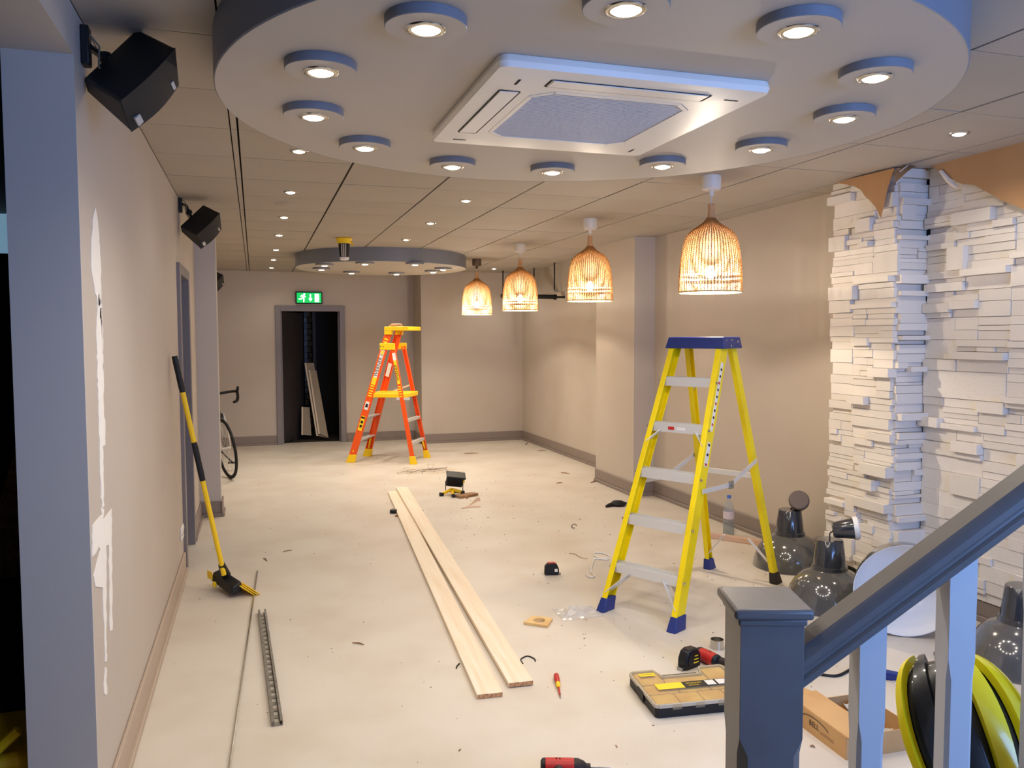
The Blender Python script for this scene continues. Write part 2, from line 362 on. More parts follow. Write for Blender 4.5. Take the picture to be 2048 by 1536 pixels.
# ---- far doorway
d1 = MB(); FWd = .075
d1.bx((fdL-FWd, YF-.025, 0), (fdL+.004, YF+.12, fdT+FWd)); d = struct(d1.build('door_1', MT['greyframe'], bevel=.004), 'grey framed doorway in the far wall, standing open to a dark room', 'door')
for nm, a, c in (('door_jamb', (fdR-.004, YF-.025, 0), (fdR+FWd, YF+.12, fdT+FWd)), ('door_head', (fdL+.004, YF-.025, fdT-.004), (fdR-.004, YF+.12, fdT+FWd)), ('door_stop', (fdL+.004, YF+.05, 0), (fdL+.022, YF+.09, fdT)), ('door_stop', (fdR-.022, YF+.05, 0), (fdR-.004, YF+.09, fdT))):
    b = MB(); b.bx(a, c); b.build(nm, MT['greyframe'], d, bevel=.003)
p0, p1 = V((fdL+.01, YF+.14, .01)), WY(607, 860, YF+.66); p1.z = .01
b = MB(); b.prism([p0, p1, p1+V((.02, .04, 0)), p0+V((.0, .045, 0))], (0, 0, fdT-.02)); lf = b.build('door_leaf', MT['darkleaf'], d, bevel=.002)
b = MB(); q = p0.lerp(p1, .9); b.cyl(q+V((0, 0, 1.0)), q+V((.03, -.05, 1.0)), .008, n=8); b.cyl(q+V((.03, -.05, 1.0)), q+V((-.03, -.12, 1.0)), .008, n=8); b.build('door_handle', MT['metal'], lf)
# the dark room beyond
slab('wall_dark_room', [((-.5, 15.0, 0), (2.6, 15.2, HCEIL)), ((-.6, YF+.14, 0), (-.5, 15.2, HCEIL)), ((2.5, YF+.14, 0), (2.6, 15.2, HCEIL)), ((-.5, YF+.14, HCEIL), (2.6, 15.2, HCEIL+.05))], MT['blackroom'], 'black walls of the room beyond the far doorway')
mt = M('white_tile', (214, 214, 220), .3); nt = mt.node_tree; br = nt.nodes.new('ShaderNodeTexBrick'); tc = nt.nodes.new('ShaderNodeTexCoord'); mp = nt.nodes.new('ShaderNodeMapping')
mp.inputs['Rotation'].default_value = (math.radians(90), 0, 0); mp.inputs['Scale'].default_value = (1, 1, 1)
br.inputs['Color1'].default_value = lin((214, 214, 220)); br.inputs['Color2'].default_value = lin((204, 205, 212)); br.inputs['Mortar'].default_value = lin((70, 70, 74)); br.inputs['Scale'].default_value = 5; br.inputs['Mortar Size'].default_value = .03; br.inputs['Row Height'].default_value = .5; br.inputs['Brick Width'].default_value = .5
nt.links.new(tc.outputs['Object'], mp.inputs[0]); nt.links.new(mp.outputs[0], br.inputs[0]); nt.links.new(br.outputs[0], nt.nodes['Principled BSDF'].inputs['Base Color'])
x0, x1 = WY(609, 700, 14.2).x, WY(624, 700, 14.2).x
slab('wall_tiled_pier', [((x0, 14.2, 0), (x1, 15.0, HCEIL))], mt, 'narrow white tiled pier inside the far doorway', smooth=0)
x0, x1 = WY(632, 700, 13.4).x, WY(676, 700, 13.4).x
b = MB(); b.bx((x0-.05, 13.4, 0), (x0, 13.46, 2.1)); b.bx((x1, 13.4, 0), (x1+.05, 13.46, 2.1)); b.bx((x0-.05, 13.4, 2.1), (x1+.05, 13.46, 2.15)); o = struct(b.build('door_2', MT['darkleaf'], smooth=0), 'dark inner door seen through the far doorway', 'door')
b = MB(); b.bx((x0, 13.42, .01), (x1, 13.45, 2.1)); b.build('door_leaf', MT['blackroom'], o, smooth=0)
# boards leaning in the far doorway
def lean_board(pts, Y, th, label):
    b = MB(); P = [WY(x, y, Y) for x, y in pts]; dz = min(p.z for p in P)
    P = [V((p.x, Y+.22*p.z, max(p.z, 0.002))) for p in P]
    b.prism(P, (0, th, 0)); b.cur = 1; o = tag(b.build('leaning_board', [MT['gboard'], MT['gboardedge']], smooth=0), label, 'board', 'boards leaning in the far doorway')
    e = MB(); e.prism([P[0], P[1], P[1]+V((-.022, 0, 0)), P[0]+V((-.022, 0, 0))], (0, th, 0)); e.build('cut_edge', MT['gboardedge'], o, smooth=0)
lean_board([(636, 872), (614, 727), (630, 727), (654, 876)], YF+.26, .013, 'tall grey board with a pale edge leaning in the far doorway')
lean_board([(640, 868), (622, 741), (635, 742), (657, 876)], YF+.23, .012, 'slightly shorter grey board in front in the far doorway')
lean_board([(606, 870), (607, 815), (620, 816), (623, 871)], YF+.35, .012, 'short dark board low beside the open door leaf')
b = MB(); b.bx(WY(584, 882, YF+.3).xy.to_3d(), WY(593, 876, YF+.36).xy.to_3d()+V((0, .05, .035))); tag(b.build('door_wedge', MT['blackmatt'], bevel=.006), 'small black wedge at the foot of the far door leaf', 'wedge')
# side door in the left wall
zt = D1h+.07
b = MB(); b.bx((XP-.02, D1a-.075, 0), (XL+.022, D1a+.004, zt)); d = struct(b.build('door_3', MT['greyframe'], bevel=.003), 'grey framed side door recessed in the left wall', 'door')
for a, c, nm in (((XP-.02, D1b-.004, 0), (XL+.022, D1b+.075, zt), 'door_jamb'), ((XP-.02, D1a+.004, D1h), (XL+.022, D1b-.004, zt), 'door_head'), ((XL-.14, D1b-.03, 0), (XL-.06, D1b-.004, D1h), 'door_stop')):
    b = MB(); b.bx(a, c); b.build(nm, MT['greyframe'], d, bevel=.003)
b = MB(); b.bx((XL-.14, D1a+.006, .01), (XL-.1, D1b-.03, D1h-.004)); b.build('door_leaf', MT['darkleaf'], d, smooth=0)
# double socket on the left wall
c = WX(362, 1065, XL); s = thing('wall_socket', 'small white double socket low on the left wall by the broom', 'socket', (XL, c.y, c.z))
b = MB(); b.box((XL+.006, c.y, c.z), (.012, .146, .086)); b.build('plate', MT['white'], s, bevel=.004)
for k in (-.036, .036):
    b = MB(); b.box((XL+.013, c.y+k, c.z-.008), (.002, .022, .006)); b.build('socket_hole', MT['dark'], s, smooth=0)
    b = MB(); b.box((XL+.014, c.y+k, c.z+.026), (.005, .012, .018)); b.build('switch', MT['white'], s, bevel=.001)

# ================================================================== TIMBER CLADDING
cube = MB(); cube.box((0, 0, 0), (1, 1, 1)); blk0 = None
def partition(x0, y0, x1, y1, out, rnd, big=1.0):
    w_, h_ = x1-x0, y1-y0
    lim_h = rnd.choice((.036, .055, .08, .12))*big; lim_w = rnd.uniform(.14, .5)*big
    if h_ > lim_h and (h_ > .5 or h_*2.2 > w_ or w_ <= lim_w) and h_ > .05:
        c_ = y0 + h_*rnd.uniform(.32, .68)
        if rnd.random() < .6 and h_ > .3: c_ = round(c_/.03)*.03
        partition(x0, y0, x1, c_, out, rnd, big); partition(x0, c_, x1, y1, out, rnd, big)
    elif w_ > lim_w and w_ > .09:
        c_ = x0 + w_*rnd.uniform(.25, .75); partition(x0, y0, c_, y1, out, rnd, big); partition(c_, y0, x1, y1, out, rnd, big)
    else: out.append((x0, y0, x1, y1))
def clad(parent, org, ux, nrm, W, z0, z1, seed, over=0.0, big=1.0):
    """blocks on a face: org = lower corner, ux along the face, nrm outwards"""
    global blk0
    rnd = random.Random(seed); R = []; H_ = z1-z0; k = max(1, round(H_/.3))
    edges = [z0] + [z0+H_*(i+rnd.uniform(-.2, .2))/k for i in range(1, k)] + [z1]
    for i in range(k): partition(0, edges[i], W, edges[i+1], R, rnd, big)
    for (a, b_, c_, d_) in R:
        dep = rnd.choice((.018, .019, .020, .021, .022, .024, .026, .029, .032, .036, .042, .05, .065))
        if rnd.random() < .04: dep = .004
        a2 = a - (rnd.uniform(0, over) if a <= 1e-6 else 0); c2 = c_ + (rnd.uniform(0, over) if c_ >= W-1e-6 else 0)
        g = rnd.choice((.001, .002, .003))
        if blk0 is None: blk0 = o = cube.build('wood_block', MT['block'], parent, smooth=0, local=True)
        else: o = blk0.copy(); COL.objects.link(o); o.parent = parent
        ctr = V(org) + V(ux)*((a2+c2)/2) + V(nrm)*(dep/2) + V((0, 0, (b_+d_)/2))
        o.location = ctr - WM[parent.name].translation
        sx = abs(ux[0])*(c2-a2-g) + abs(nrm[0])*dep; sy = abs(ux[1])*(c2-a2-g) + abs(nrm[1])*dep
        o.scale = (sx, sy, d_-b_-g); o.rotation_euler = (0, 0, rnd.uniform(-.004, .004))
PX, PY0, PY1 = 3.525, 3.80, 4.30
b = MB(); b.bx((PX, PY0, .0), (3.75, PY1, HCEIL)); colm = struct(b.build('wall_column', MT['blackmatt'], smooth=0), 'pier clad in white painted timber blocks on the right', 'column')
clad(colm, (PX, PY0, 0), (0, 1, 0), (-1, 0, 0), PY1-PY0, .12, HCEIL-.002, 11, .03)
clad(colm, (PX, PY0, 0), (1, 0, 0), (0, -1, 0), 3.72-PX, .12, HCEIL-.002, 23, .012)
b = MB(); b.bx((3.735, 1.2, .1), (3.745, PY0, HCEIL)); wc = struct(b.build('wall_cladding', MT['blackmatt'], smooth=0), 'right wall clad in white painted timber blocks', 'cladding')
clad(wc, (3.735, 2.9, 0), (0, 1, 0), (-1, 0, 0), PY0-.03-2.9, .12, HCEIL-.002, 37, 0, 1.35)
clad(wc, (3.735, 1.9, 0), (0, 1, 0), (-1, 0, 0), 1.0, .12, HCEIL-.002, 41, 0, 1.5)
# kraft paper torn along the top of the cladding
def paper(pts, X, label, bul=.012):
    """torn sheet hanging from the ceiling in the plane x = X"""
    b = MB(); P = [WX(x, y, X) for x, y in pts]; b.prism(P, (-.002, 0, 0)); return tag(b.build('kraft_paper', MT['kraft'], smooth=0), label, 'paper', 'kraft paper on the cladding')
XK = PX-.074
paper([(1672, 366), (1700, 358), (1740, 348), (1789, 336), (1784, 352), (1776, 375), (1770, 402), (1766, 420), (1762, 436), (1758, 428), (1752, 415), (1741, 402), (1730, 392), (1722, 380), (1710, 373), (1694, 369)], XK, 'torn triangle of brown kraft paper hanging on the pier')
p2 = paper([(1858, 309), (1900, 304), (1960, 296), (2048, 284.5), (2110, 276), (2110, 440), (2060, 420), (2046, 418), (2028, 410), (2005, 402), (1985, 390), (1968, 381), (1948, 370), (1925, 368), (1900, 356), (1882, 345), (1868, 336), (1858, 328)], 3.655, 'large sheet of brown kraft paper over the wall cladding')
b = MB(); b.grid(lambda u, v: WX(1885+u*32-6*v*(1-u), 340+u*34+v*(3+9*math.sin(u*3.1)), 3.648)+V((-.01*math.sin(v*3), 0, 0)), 10, 3, .0012, lambda u, v: (-1, 0, 0)); b.build('curled_edge', MT['paperedge'], p2)
b = MB()
b.grid(lambda u, v: DD(1790+u*66, 346-34*math.sin(u*2.6)*(.55+.45*u)+v*(20-6*u), 4.45+.28*math.sin(u*1.6)-.1*v), 14, 4, .0012, lambda u, v: -CF)
cp = tag(b.build('kraft_paper', MT['kraft']), 'small curled bridge of kraft paper across the pier corner', 'paper', 'kraft paper on the cladding')
b = MB(); b.tube([DD(1800+u*62, 344-32*math.sin(u*2.6)*(.55+.45*u)-1, 4.44+.27*math.sin(u*1.6)) for u in [i/12 for i in range(13)]], .004, 5); b.build('torn_edge', MT['paperedge'], cp)

# ================================================================== CEILING FITTINGS
def disc_canopy(name, c, R, z0, z1, label):
    t = thing(name, label, 'canopy', (c[0], c[1], z0))
    b = MB(); b.lathe([(R-.012, z1), (R, z1), (R, z0+.004), (R-.004, z0)], (c[0], c[1], 0), n=128); b.build('rim', MT['canopyside'], t, smooth=40)
    b = MB(); b.lathe([(0, z0+.0005), (R-.003, z0+.0005), (R-.003, z0+.012), (0, z0+.012)], (c[0], c[1], 0), n=128); b.build('soffit', MT['canopy'], t, smooth=40)
ZD = 2.357
NC, FC = (1.143, 2.803), (1.445, 9.63)
disc_canopy('round_ceiling_canopy', NC, 1.252, ZD, HCEIL, 'big round dropped canopy carrying the air conditioner')
disc_canopy('round_ceiling_canopy', FC, .99, ZD, HCEIL, 'smaller round dropped canopy near the far doorway')
def downlight(c, z, R_plate, th, label, group, power=1.0, side='canopyside', r=.036):
    t = thing('downlight', label, 'downlight', (c[0], c[1], z), None, group); zb = z
    if R_plate:
        b = MB(); b.lathe([(R_plate, z), (R_plate, z-th+.002), (R_plate-.002, z-th)], (c[0], c[1], 0), n=48); b.cur = 1; b.lathe([(R_plate-.002, z-th), (0, z-th)], (c[0], c[1], 0), n=48)
        b.build('mounting_plate', [MT[side], MT['canopy']], t, smooth=40); zb = z-th
    b = MB(); b.lathe([(r+.016, zb), (r+.014, zb-.004), (r+.003, zb-.006), (r, zb-.003), (r, zb)], (c[0], c[1], 0), n=32); b.build('bezel', MT['chrome'], t, smooth=60)
    b = MB(); b.lathe([(0, zb-.012), (r*.55, zb-.0105), (r*.9, zb-.006), (r, zb-.001), (0, zb-.001)], (c[0], c[1], 0), n=24); b.build('lens', MT['lens'], t, smooth=60)
    L = bpy.data.lights.new('lamp_light', 'SPOT'); L.energy = SPOT_W*power; L.color = WARM; L.spot_size = math.radians(150); L.spot_blend = .85; L.shadow_soft_size = .03
    lo = bpy.data.objects.new('lamp_light', L); COL.objects.link(lo); lo.parent = t; lo.location = (0, 0, zb-z-.03)
clock = ['eleven', 'twelve', 'one', 'two', 'three', 'four', 'five', 'six', 'seven', 'eight', 'nine', 'ten']
NL = [(852, 66), (1252, 27), (1597, 70), (1750, 162), (1688, 244), (1522, 305), (1325, 338), (1105, 350), (905, 339), (730, 302), (627, 240), (642, 151)]
for (x, y), ck in zip(NL, clock):
    p = G(x, y-3, ZD-.032); downlight((p.x, p.y), ZD, .105, .026, 'lit downlight at the %s o\'clock place of the big round canopy' % ck, 'downlights of the big canopy')
FL = [((649, 533), 'leftmost of the four nearer'), ((730, 530), 'second from left of the four nearer'), ((830, 531), 'third from left of the four nearer'), ((886, 541), 'rightmost of the four nearer'), ((643, 541), 'leftmost of the four farther'), ((703, 548), 'second from left of the four farther'), ((793, 550), 'third from left of the four farther'), ((866, 546), 'rightmost of the four farther')]
for (x, y), nm in FL:
    p = G(x, y-1, ZD-.025); downlight((p.x, p.y), ZD, .1, .02, nm + ' downlights under the small far canopy', 'downlights of the far canopy', 1.6)
rows = ['nearest', 'second nearest', 'third nearest', 'fourth nearest', 'fifth nearest', 'sixth nearest', 'farthest']
for p, nm in zip([(598, 302), (581, 384), (568, 434), (558, 470), (552, 499), (547, 519), (543, 535)], rows):
    q = G(*p, HCEIL); downlight((q.x, q.y), HCEIL, 0, 0, nm + ' recessed downlight in the row along the left side', 'recessed downlights on the left', .48, r=.03)
for p, nm in zip([(932, 401), (861, 446), (812, 479)], ('nearest', 'middle', 'farthest')):
    q = G(*p, HCEIL); downlight((q.x, q.y), HCEIL, 0, 0, nm + ' of three recessed downlights between the two round canopies', 'recessed downlights in the middle', r=.03)
q = G(1918, 267, HCEIL); downlight((q.x, q.y), HCEIL, 0, 0, 'recessed downlight above the kraft paper on the cladding', 'recessed downlights on the right', 1.1, r=.03)
downlight((.1, .75), HCEIL, 0, 0, 'added unseen downlight over the viewer, warming the end of the left wall', 'recessed downlights on the left', .5, r=.03)  # extra lamp out of view, added to warm the left wall's end face
q = G(988, 537, HCEIL); downlight((q.x, q.y), HCEIL, 0, 0, 'far recessed downlight right of the last rattan pendant', 'recessed downlights on the right', r=.03)
# flush round plate in a tile
q = G(573, 408, HCEIL); b = MB(); b.lathe([(0, -.006), (.075, -.006), (.085, 0), (0, 0)], q, n=32); tag(b.build('blanking_plate', MT['ceil']), 'flush round blanking plate between the left row of downlights', 'plate')
# detector under a dust cup
q = G(688, 476, HCEIL); t = thing('smoke_detector', 'yellow and black detector hanging from a tile before the far canopy', 'detector', q)
b = MB(); b.lathe([(0, -.001), (.075, -.001), (.08, -.01), (.07, -.03), (.062, -.055), (0, -.055)], q, n=24); b.build('base', MT['yellowp'], t)
b = MB(); b.lathe([(.055, -.055), (.05, -.12), (.045, -.185), (0, -.185)], q, n=24); b.build('body', MT['dark'], t)
b = MB(); b.lathe([(.046, -.185), (.044, -.205), (.03, -.212), (0, -.213)], q, n=24); b.build('sensor_cap', MT['white'], t)
b = MB(); b.cyl(q+V((.06, -.03, -.03)), q+V((.078, -.04, -.075)), .007, n=8); b.build('clip', MT['yellowp'], t)
for k in range(-1, 2):
    b = MB(); b.cyl(q+V((.018*k-.01, -.052, -.06)), q+V((.016*k-.01, -.045, -.18)), .006, n=6); b.build('cage_bar', MT['silver'], t)
# ---- ceiling cassette air conditioner
ZA = 2.316
ac0, ac1 = V((.678, 2.246)), V((1.585, 3.198)); ac = thing('air_conditioner', 'white square ceiling cassette air conditioner with a grey grille', 'air conditioner', ((ac0.x+ac1.x)/2, (ac0.y+ac1.y)/2, ZA))
acx, acy, hx, hy = (ac0.x+ac1.x)/2, (ac0.y+ac1.y)/2, (ac1.x-ac0.x)/2, (ac1.y-ac0.y)/2
def rrect(hx, hy, r, z, n=6):
    P = []
    for k, (sx, sy) in enumerate(((1, 1), (-1, 1), (-1, -1), (1, -1))):
        for i in range(n+1):
            a = math.pi/2*k + math.pi/2*i/n; P.append(V((acx+sx*(hx-r)+r*math.cos(a), acy+sy*(hy-r)+r*math.sin(a), z)))
    return P
def cham(hx, hy, c, z): return [V((acx+a, acy+b_, z)) for a, b_ in ((hx, hy-c), (hx-c, hy), (-hx+c, hy), (-hx, hy-c), (-hx, -hy+c), (-hx+c, -hy), (hx-c, -hy), (hx, -hy+c))]
gx, gy = hx*.63, hy*.63
b = MB(); N = 28
rings = [rrect(hx-.004, hy-.004, .03, ZD), rrect(hx, hy, .03, ZA+.022), rrect(hx-.006, hy-.006, .028, ZA+.006), rrect(hx-.075, hy-.075, .02, ZA)]
vs0 = [p for r_ in rings for p in r_]; fs = [(j*N+i, j*N+(i+1) % N, (j+1)*N+(i+1) % N, (j+1)*N+i) for j in range(3) for i in range(N)]
# flat ring to the grille opening (chamfered square), built as octagon bridge
hole = cham(gx, gy, .06, ZA); up = cham(gx-.004, gy-.004, .06, ZA+.018)
base = len(vs0); vs0 += hole + up
grp = [[3*N+k*7+i for i in range(7)] for k in range(4)]
order = [0, 2, 4, 6]
for k in range(4):
    h0, h1 = base+2*k, base+2*k+1
    g_ = grp[k]; fs.append(tuple(g_) + (h1, h0))
    nx = grp[(k+1) % 4][0]; fs.append((g_[-1], nx, base+(2*k+2) % 8, h1))
for i in range(8): fs.append((base+i, base+(i+1) % 8, base+8+(i+1) % 8, base+8+i))
b.add(vs0, fs); b.build('panel', MT['white'], ac, smooth=30)
b = MB(); b.prism(cham(gx-.004, gy-.004, .06, ZA+.02), (0, 0, .004)); b.build('filter', M('grey_filter', (120, 122, 130), .8), ac, smooth=0)
b = MB(); nsl = 44
for i in range(nsl):
    yy = acy-gy+.012+(2*gy-.024)*i/(nsl-1); inset = max(0, .06-(yy-(acy-gy))) + max(0, .06-((acy+gy)-yy)); b.box((acx, yy, ZA+.007), (2*gx-.012-2*inset, .0065, .012))
for i in range(9): b.box((acx-gx+.02+(2*gx-.04)*i/8, acy, ZA+.012), (.004, 2*gy-.03 if 0 < i < 8 else 2*gy-.14, .006))
b.build('grille', M('grey_white_slats', (206, 207, 214), .5), ac, smooth=0)
b = MB()
for i in range(8): b.beam(cham(gx-.008, gy-.008, .06, ZA+.004)[i], cham(gx-.008, gy-.008, .06, ZA+.004)[(i+1) % 8], .016, .01)
b.build('grille_frame', MT['white'], ac, smooth=0)
for k in range(4):
    R = Matrix.Rotation(math.pi/2*k, 4, 'Z'); hh = (hy if k % 2 == 0 else hx); o_ = V((acx, acy, 0))
    def pt(x, y, z): return o_ + R @ V((x, y, 0)) + V((0, 0, z))
    w2, ym = .262, -(hh*.79)
    for (xa, ya, xb, yb) in () if k in (1, 2) else ((-w2-.006, ym-.036, w2+.006, ym-.032), (-w2-.006, ym+.032, w2+.006, ym+.036), (-w2-.012, ym-.032, -w2-.004, ym+.032), (w2+.004, ym-.032, w2+.012, ym+.032)):
        b = MB(); b.prism([pt(xa, ya, ZA-.0006), pt(xb, ya, ZA-.0006), pt(xb, yb, ZA-.0006), pt(xa, yb, ZA-.0006)], (0, 0, .0004)); b.build('louvre_gap', MT['grid'], ac, smooth=0)
    if k in (1, 2): pass
    else: b = MB(); b.prism([pt(-w2, ym-.03, ZA-.003), pt(w2, ym-.03, ZA-.003), pt(w2, ym+.03, ZA-.002), pt(-w2, ym+.03, ZA-.002)], (0, 0, .0022)).build('louvre', MT['white'], ac, smooth=0)
    b = MB(); b.box(pt(.36, -hh*.8, ZA-.0006), (.05, .008, .0008), R); b.build('corner_slot', MT['grid'], ac, smooth=0)

# ================================================================== RATTAN PENDANTS
PROF = [(.019, .523), (.019, .49), (.021, .46), (.029, .437), (.05, .413), (.08, .392), (.114, .371), (.139, .345), (.154, .315), (.167, .262), (.175, .208), (.181, .154), (.183, .1), (.186, .046), (.186, .0)]
def prof_r(z):
    for (r0, z0), (r1, z1) in zip(PROF, PROF[1:]):
        if z1 <= z <= z0: return r0 + (r1-r0)*(z0-z)/(z0-z1)
    return PROF[-1][0]
pend0 = None
pn = ['nearest and brightest rattan pendant, above the yellow ladder', 'second rattan pendant from the viewer', 'third rattan pendant from the viewer', 'farthest rattan pendant, on a brown ceiling rose']
PP = [((2.62, 4.312), 585), ((2.617, 6.149), 602), ((2.62, 7.986), 621), ((2.61, 9.657), 629)]
weave_me = None
for k, ((px, py), yb) in enumerate(PP):
    xb = {0: 1419, 1: 1181, 2: 1041, 3: 953}[k]
    zb = WY(xb, yb, py).z
    t = thing('rattan_pendant', pn[k], 'pendant lamp', (px, py, zb), None, 'rattan pendants'); o3 = V((px, py, zb))
    zr = HCEIL
    b = MB(); b.lathe([(0, zr), (.056, zr), (.056, zr-.075), (.05, zr-.083), (.014, zr-.086), (.014, zr-.118), (0, zr-.118)], (px, py, 0), n=32); b.build('ceiling_rose', MT['canopyk' if k == 3 else 'white'], t, smooth=50)
    b = MB(); b.cyl((px, py, zr-.115), (px, py, zb+.50), .0042, n=8); b.build('cord', MT['cordw'], t)
    if weave_me is None:
        b = MB(); nr = 60
        zs = sorted({z for _, z in PROF} | {z*.523/26 for z in range(27)}, reverse=True)
        for i in range(nr):
            a = 2*math.pi*i/nr; b.tube([V((prof_r(z)*math.cos(a), prof_r(z)*math.sin(a), z)) for z in zs if z < .45], .0026, 4)
        ribs = b.build('stakes', MT['rattand'], t, local=True)
        b = MB(); z = .004; n2 = 60
        while z < .44:
            if not (.063 < z < .079 or .092 < z < .108):
                r = prof_r(z); ph = (round(z/.0062)) % 2
                b.tube([V(((r+(.0022 if (i+ph) % 2 else -.0022))*math.cos(math.pi*2*i/n2), (r+(.0022 if (i+ph) % 2 else -.0022))*math.sin(math.pi*2*i/n2), z)) for i in range(n2)], .0019, 3, True)
            z += .0062
        wv = b.build('weave', MT['rattan'], t, local=True)
        b = MB(); b.lathe([(prof_r(z), z) for z in (.523, .49, .46, .44)], n=24); b.tube([V((.0195*math.cos(i*.524), .0195*math.sin(i*.524), .522)) for i in range(12)], .004, 5, True); nk = b.build('neck', MT['rattanp'], t, local=True)
        b = MB(); b.tube([V((.186*math.cos(math.pi*2*i/60), .186*math.sin(math.pi*2*i/60), .002)) for i in range(60)], .0055, 6, True); rm = b.build('rim', MT['rattan'], t, local=True)
        weave_me = [ribs, wv, nk, rm]
    else:
        for s_ in weave_me:
            c = s_.copy(); COL.objects.link(c); c.parent = t
    b = MB(); b.lathe([(0, .085), (.018, .088), (.03, .105), (.03, .12), (.018, .145), (.013, .16), (0, .16)], (px, py, zb), n=20); b.build('bulb', MT['bulb'], t, smooth=60)
    b = MB(); b.lathe([(0, .16), (.019, .16), (.02, .22), (.008, .23), (.006, .5), (0, .5)], (px, py, zb), n=16); b.build('lamp_holder', MT['white'], t)
    L = bpy.data.lights.new('lamp_light', 'POINT'); L.energy = PEND_W*(2.0, 1.1, 1.35, 1.9)[k]; L.color = (1.0, .86, .68); L.shadow_soft_size = .02
    lo = bpy.data.objects.new('lamp_light', L); COL.objects.link(lo); lo.parent = t; lo.location = (0, 0, .07)

# ================================================================== LOUDSPEAKERS
def speaker(org, sca, label, plate_at):
    """org = rear left corner of the visible panel"""
    t = thing('wall_speaker', label, 'speaker', plate_at, None, 'black wall speakers')
    ax_, ay_, D_s, k_s = org; e_ = sca
    def pp(dx, dy, dd): return DD(ax_+dx*k_s, ay_+dy*k_s, D_s+dd*e_)
    o_ = pp(0, 0, 0); E1 = pp(108, -100, .09)-o_; E2 = pp(183, -63, -.02)-pp(108, -100, .09); n = pp(90, 112, -.01)-(o_+E2); org = o_
    o = V(org); b = MB(); nu = 8; P = []; nn = nu+1
    sec = []
    for wv in (0, 1):
        for i in range(nn):
            u = i/nu; tp = .1*wv
            sec.append(o + n*wv + E1*(tp*.5+u*(1-tp)) + E2*(1 + .1*math.sin(math.pi*u)*(1 if wv else .55)))
        for u in (1, 0): sec.append(o + n*(.4*wv) + E1*u + E2*0)
    k = nn+2
    fs = [tuple(range(k)), tuple(range(k, 2*k))[::-1]] + [(i, (i+1) % k, k+(i+1) % k, k+i) for i in range(k) if i >= nu]
    b.add(sec, fs); b.build('cabinet', MT['dark'], t, bevel=.008*sca)
    b = MB(); c = (E2.normalized()*.004)
    b.grid(lambda u, v: (o + n*v + E1*(.1*v*.5+u*(1-.1*v)) + E2*(1+.1*math.sin(math.pi*u)*(.55+.45*v))), nu, 4, .006*sca, lambda u, v: E2.normalized()); b.build('grille', MT['grille'], t, bevel=.002)
    q = o + n*.8 + E1*.178 + E2*1.05 + E2.normalized()*.004
    b = MB(); b.box(q, (.022*sca, .008*sca, .034*sca), frame(E1, None, -n)); b.build('badge', MT['silver'], t, bevel=.001)
    q2 = o + n*.8 + E1*.83 + E2*1.045 + E2.normalized()*.004
    b = MB(); b.box(q2, (.012*sca, .006*sca, .03*sca), frame(E1, None, -n)); b.build('badge', MT['silver'], t, bevel=.001)
    # bracket
    pa = V(plate_at); ball = o + E1*.55 - E2*.12 + n*.4
    b = MB(); b.box(pa+V((.012, 0, 0)), (.024, .05, .115)); b.build('wall_plate', MT['dark'], t, bevel=.004)
    b = MB(); mid = pa.lerp(ball, .55); mid.z = pa.z; b.tube([pa+V((.02, 0, 0)), mid, ball], .011*sca, 8); b.lathe([(.0, -.022), (.016, -.016), (.022, 0), (.016, .016), (0, .022)], mid.lerp(ball, .5), n=12); b.cyl(ball, o+E1*.52+E2*.02+n*.4, .018*sca, .03*sca, 10); b.build('bracket_arm', MT['dark'], t)
    b = MB(); b.tube([pa+V((.026, -.02, .03)), pa+V((.05, -.01, -.0)), pa+V((.045, 0, -.06)), ball+V((0, 0, -.03))], .003, 6); b.build('cable', MT['wirek'], t)
    return t
pl = WX(163, 92, XL); D0 = depth(pl)
speaker((166, 157, D0+.02, 1.0), 1.0, 'big black wall speaker at upper left, nearest the viewer', pl)
pl2 = WX(357, 408, XL); D2 = depth(pl2); speaker((360, 452, D2+.02, .43), .43*D2/D0, 'middle black wall speaker in front of the grey pilaster', pl2)
pl3 = V((-.86, 9.35, 2.28)); D3 = depth(pl3); speaker((402, 564, D3+.1, .24), .24*D3/D0, 'farthest black wall speaker mostly hidden behind the grey pilaster', pl3)

# ================================================================== STEP LADDERS
def channel(p0, p1, inward, front, dep, fl, th=.006):
    """C section from p0 to p1: web at p, flanges towards `inward`, depth along `front`"""
    p0, p1 = V(p0), V(p1); d = (p1-p0).normalized(); i_ = (V(inward)-d*V(inward).dot(d)).normalized(); f_ = (V(front)-d*V(front).dot(d)-i_*V(front).dot(i_)).normalized()
    pr = [(0, -dep/2), (fl, -dep/2), (fl, -dep/2+th), (th, -dep/2+th), (th, dep/2-th), (fl, dep/2-th), (fl, dep/2), (0, dep/2)]
    b = MB(); A = [p0+i_*a+f_*c for a, c in pr]; B = [p1+i_*a+f_*c for a, c in pr]; n = 8
    b.add(A+B, [(0, 1, 2, 3), (0, 3, 4, 7), (4, 5, 6, 7), (11, 10, 9, 8), (15, 12, 11, 8), (15, 14, 13, 12)] + [(i, n+i, n+(i+1) % n, (i+1) % n) for i in range(n)]); return b, i_, f_
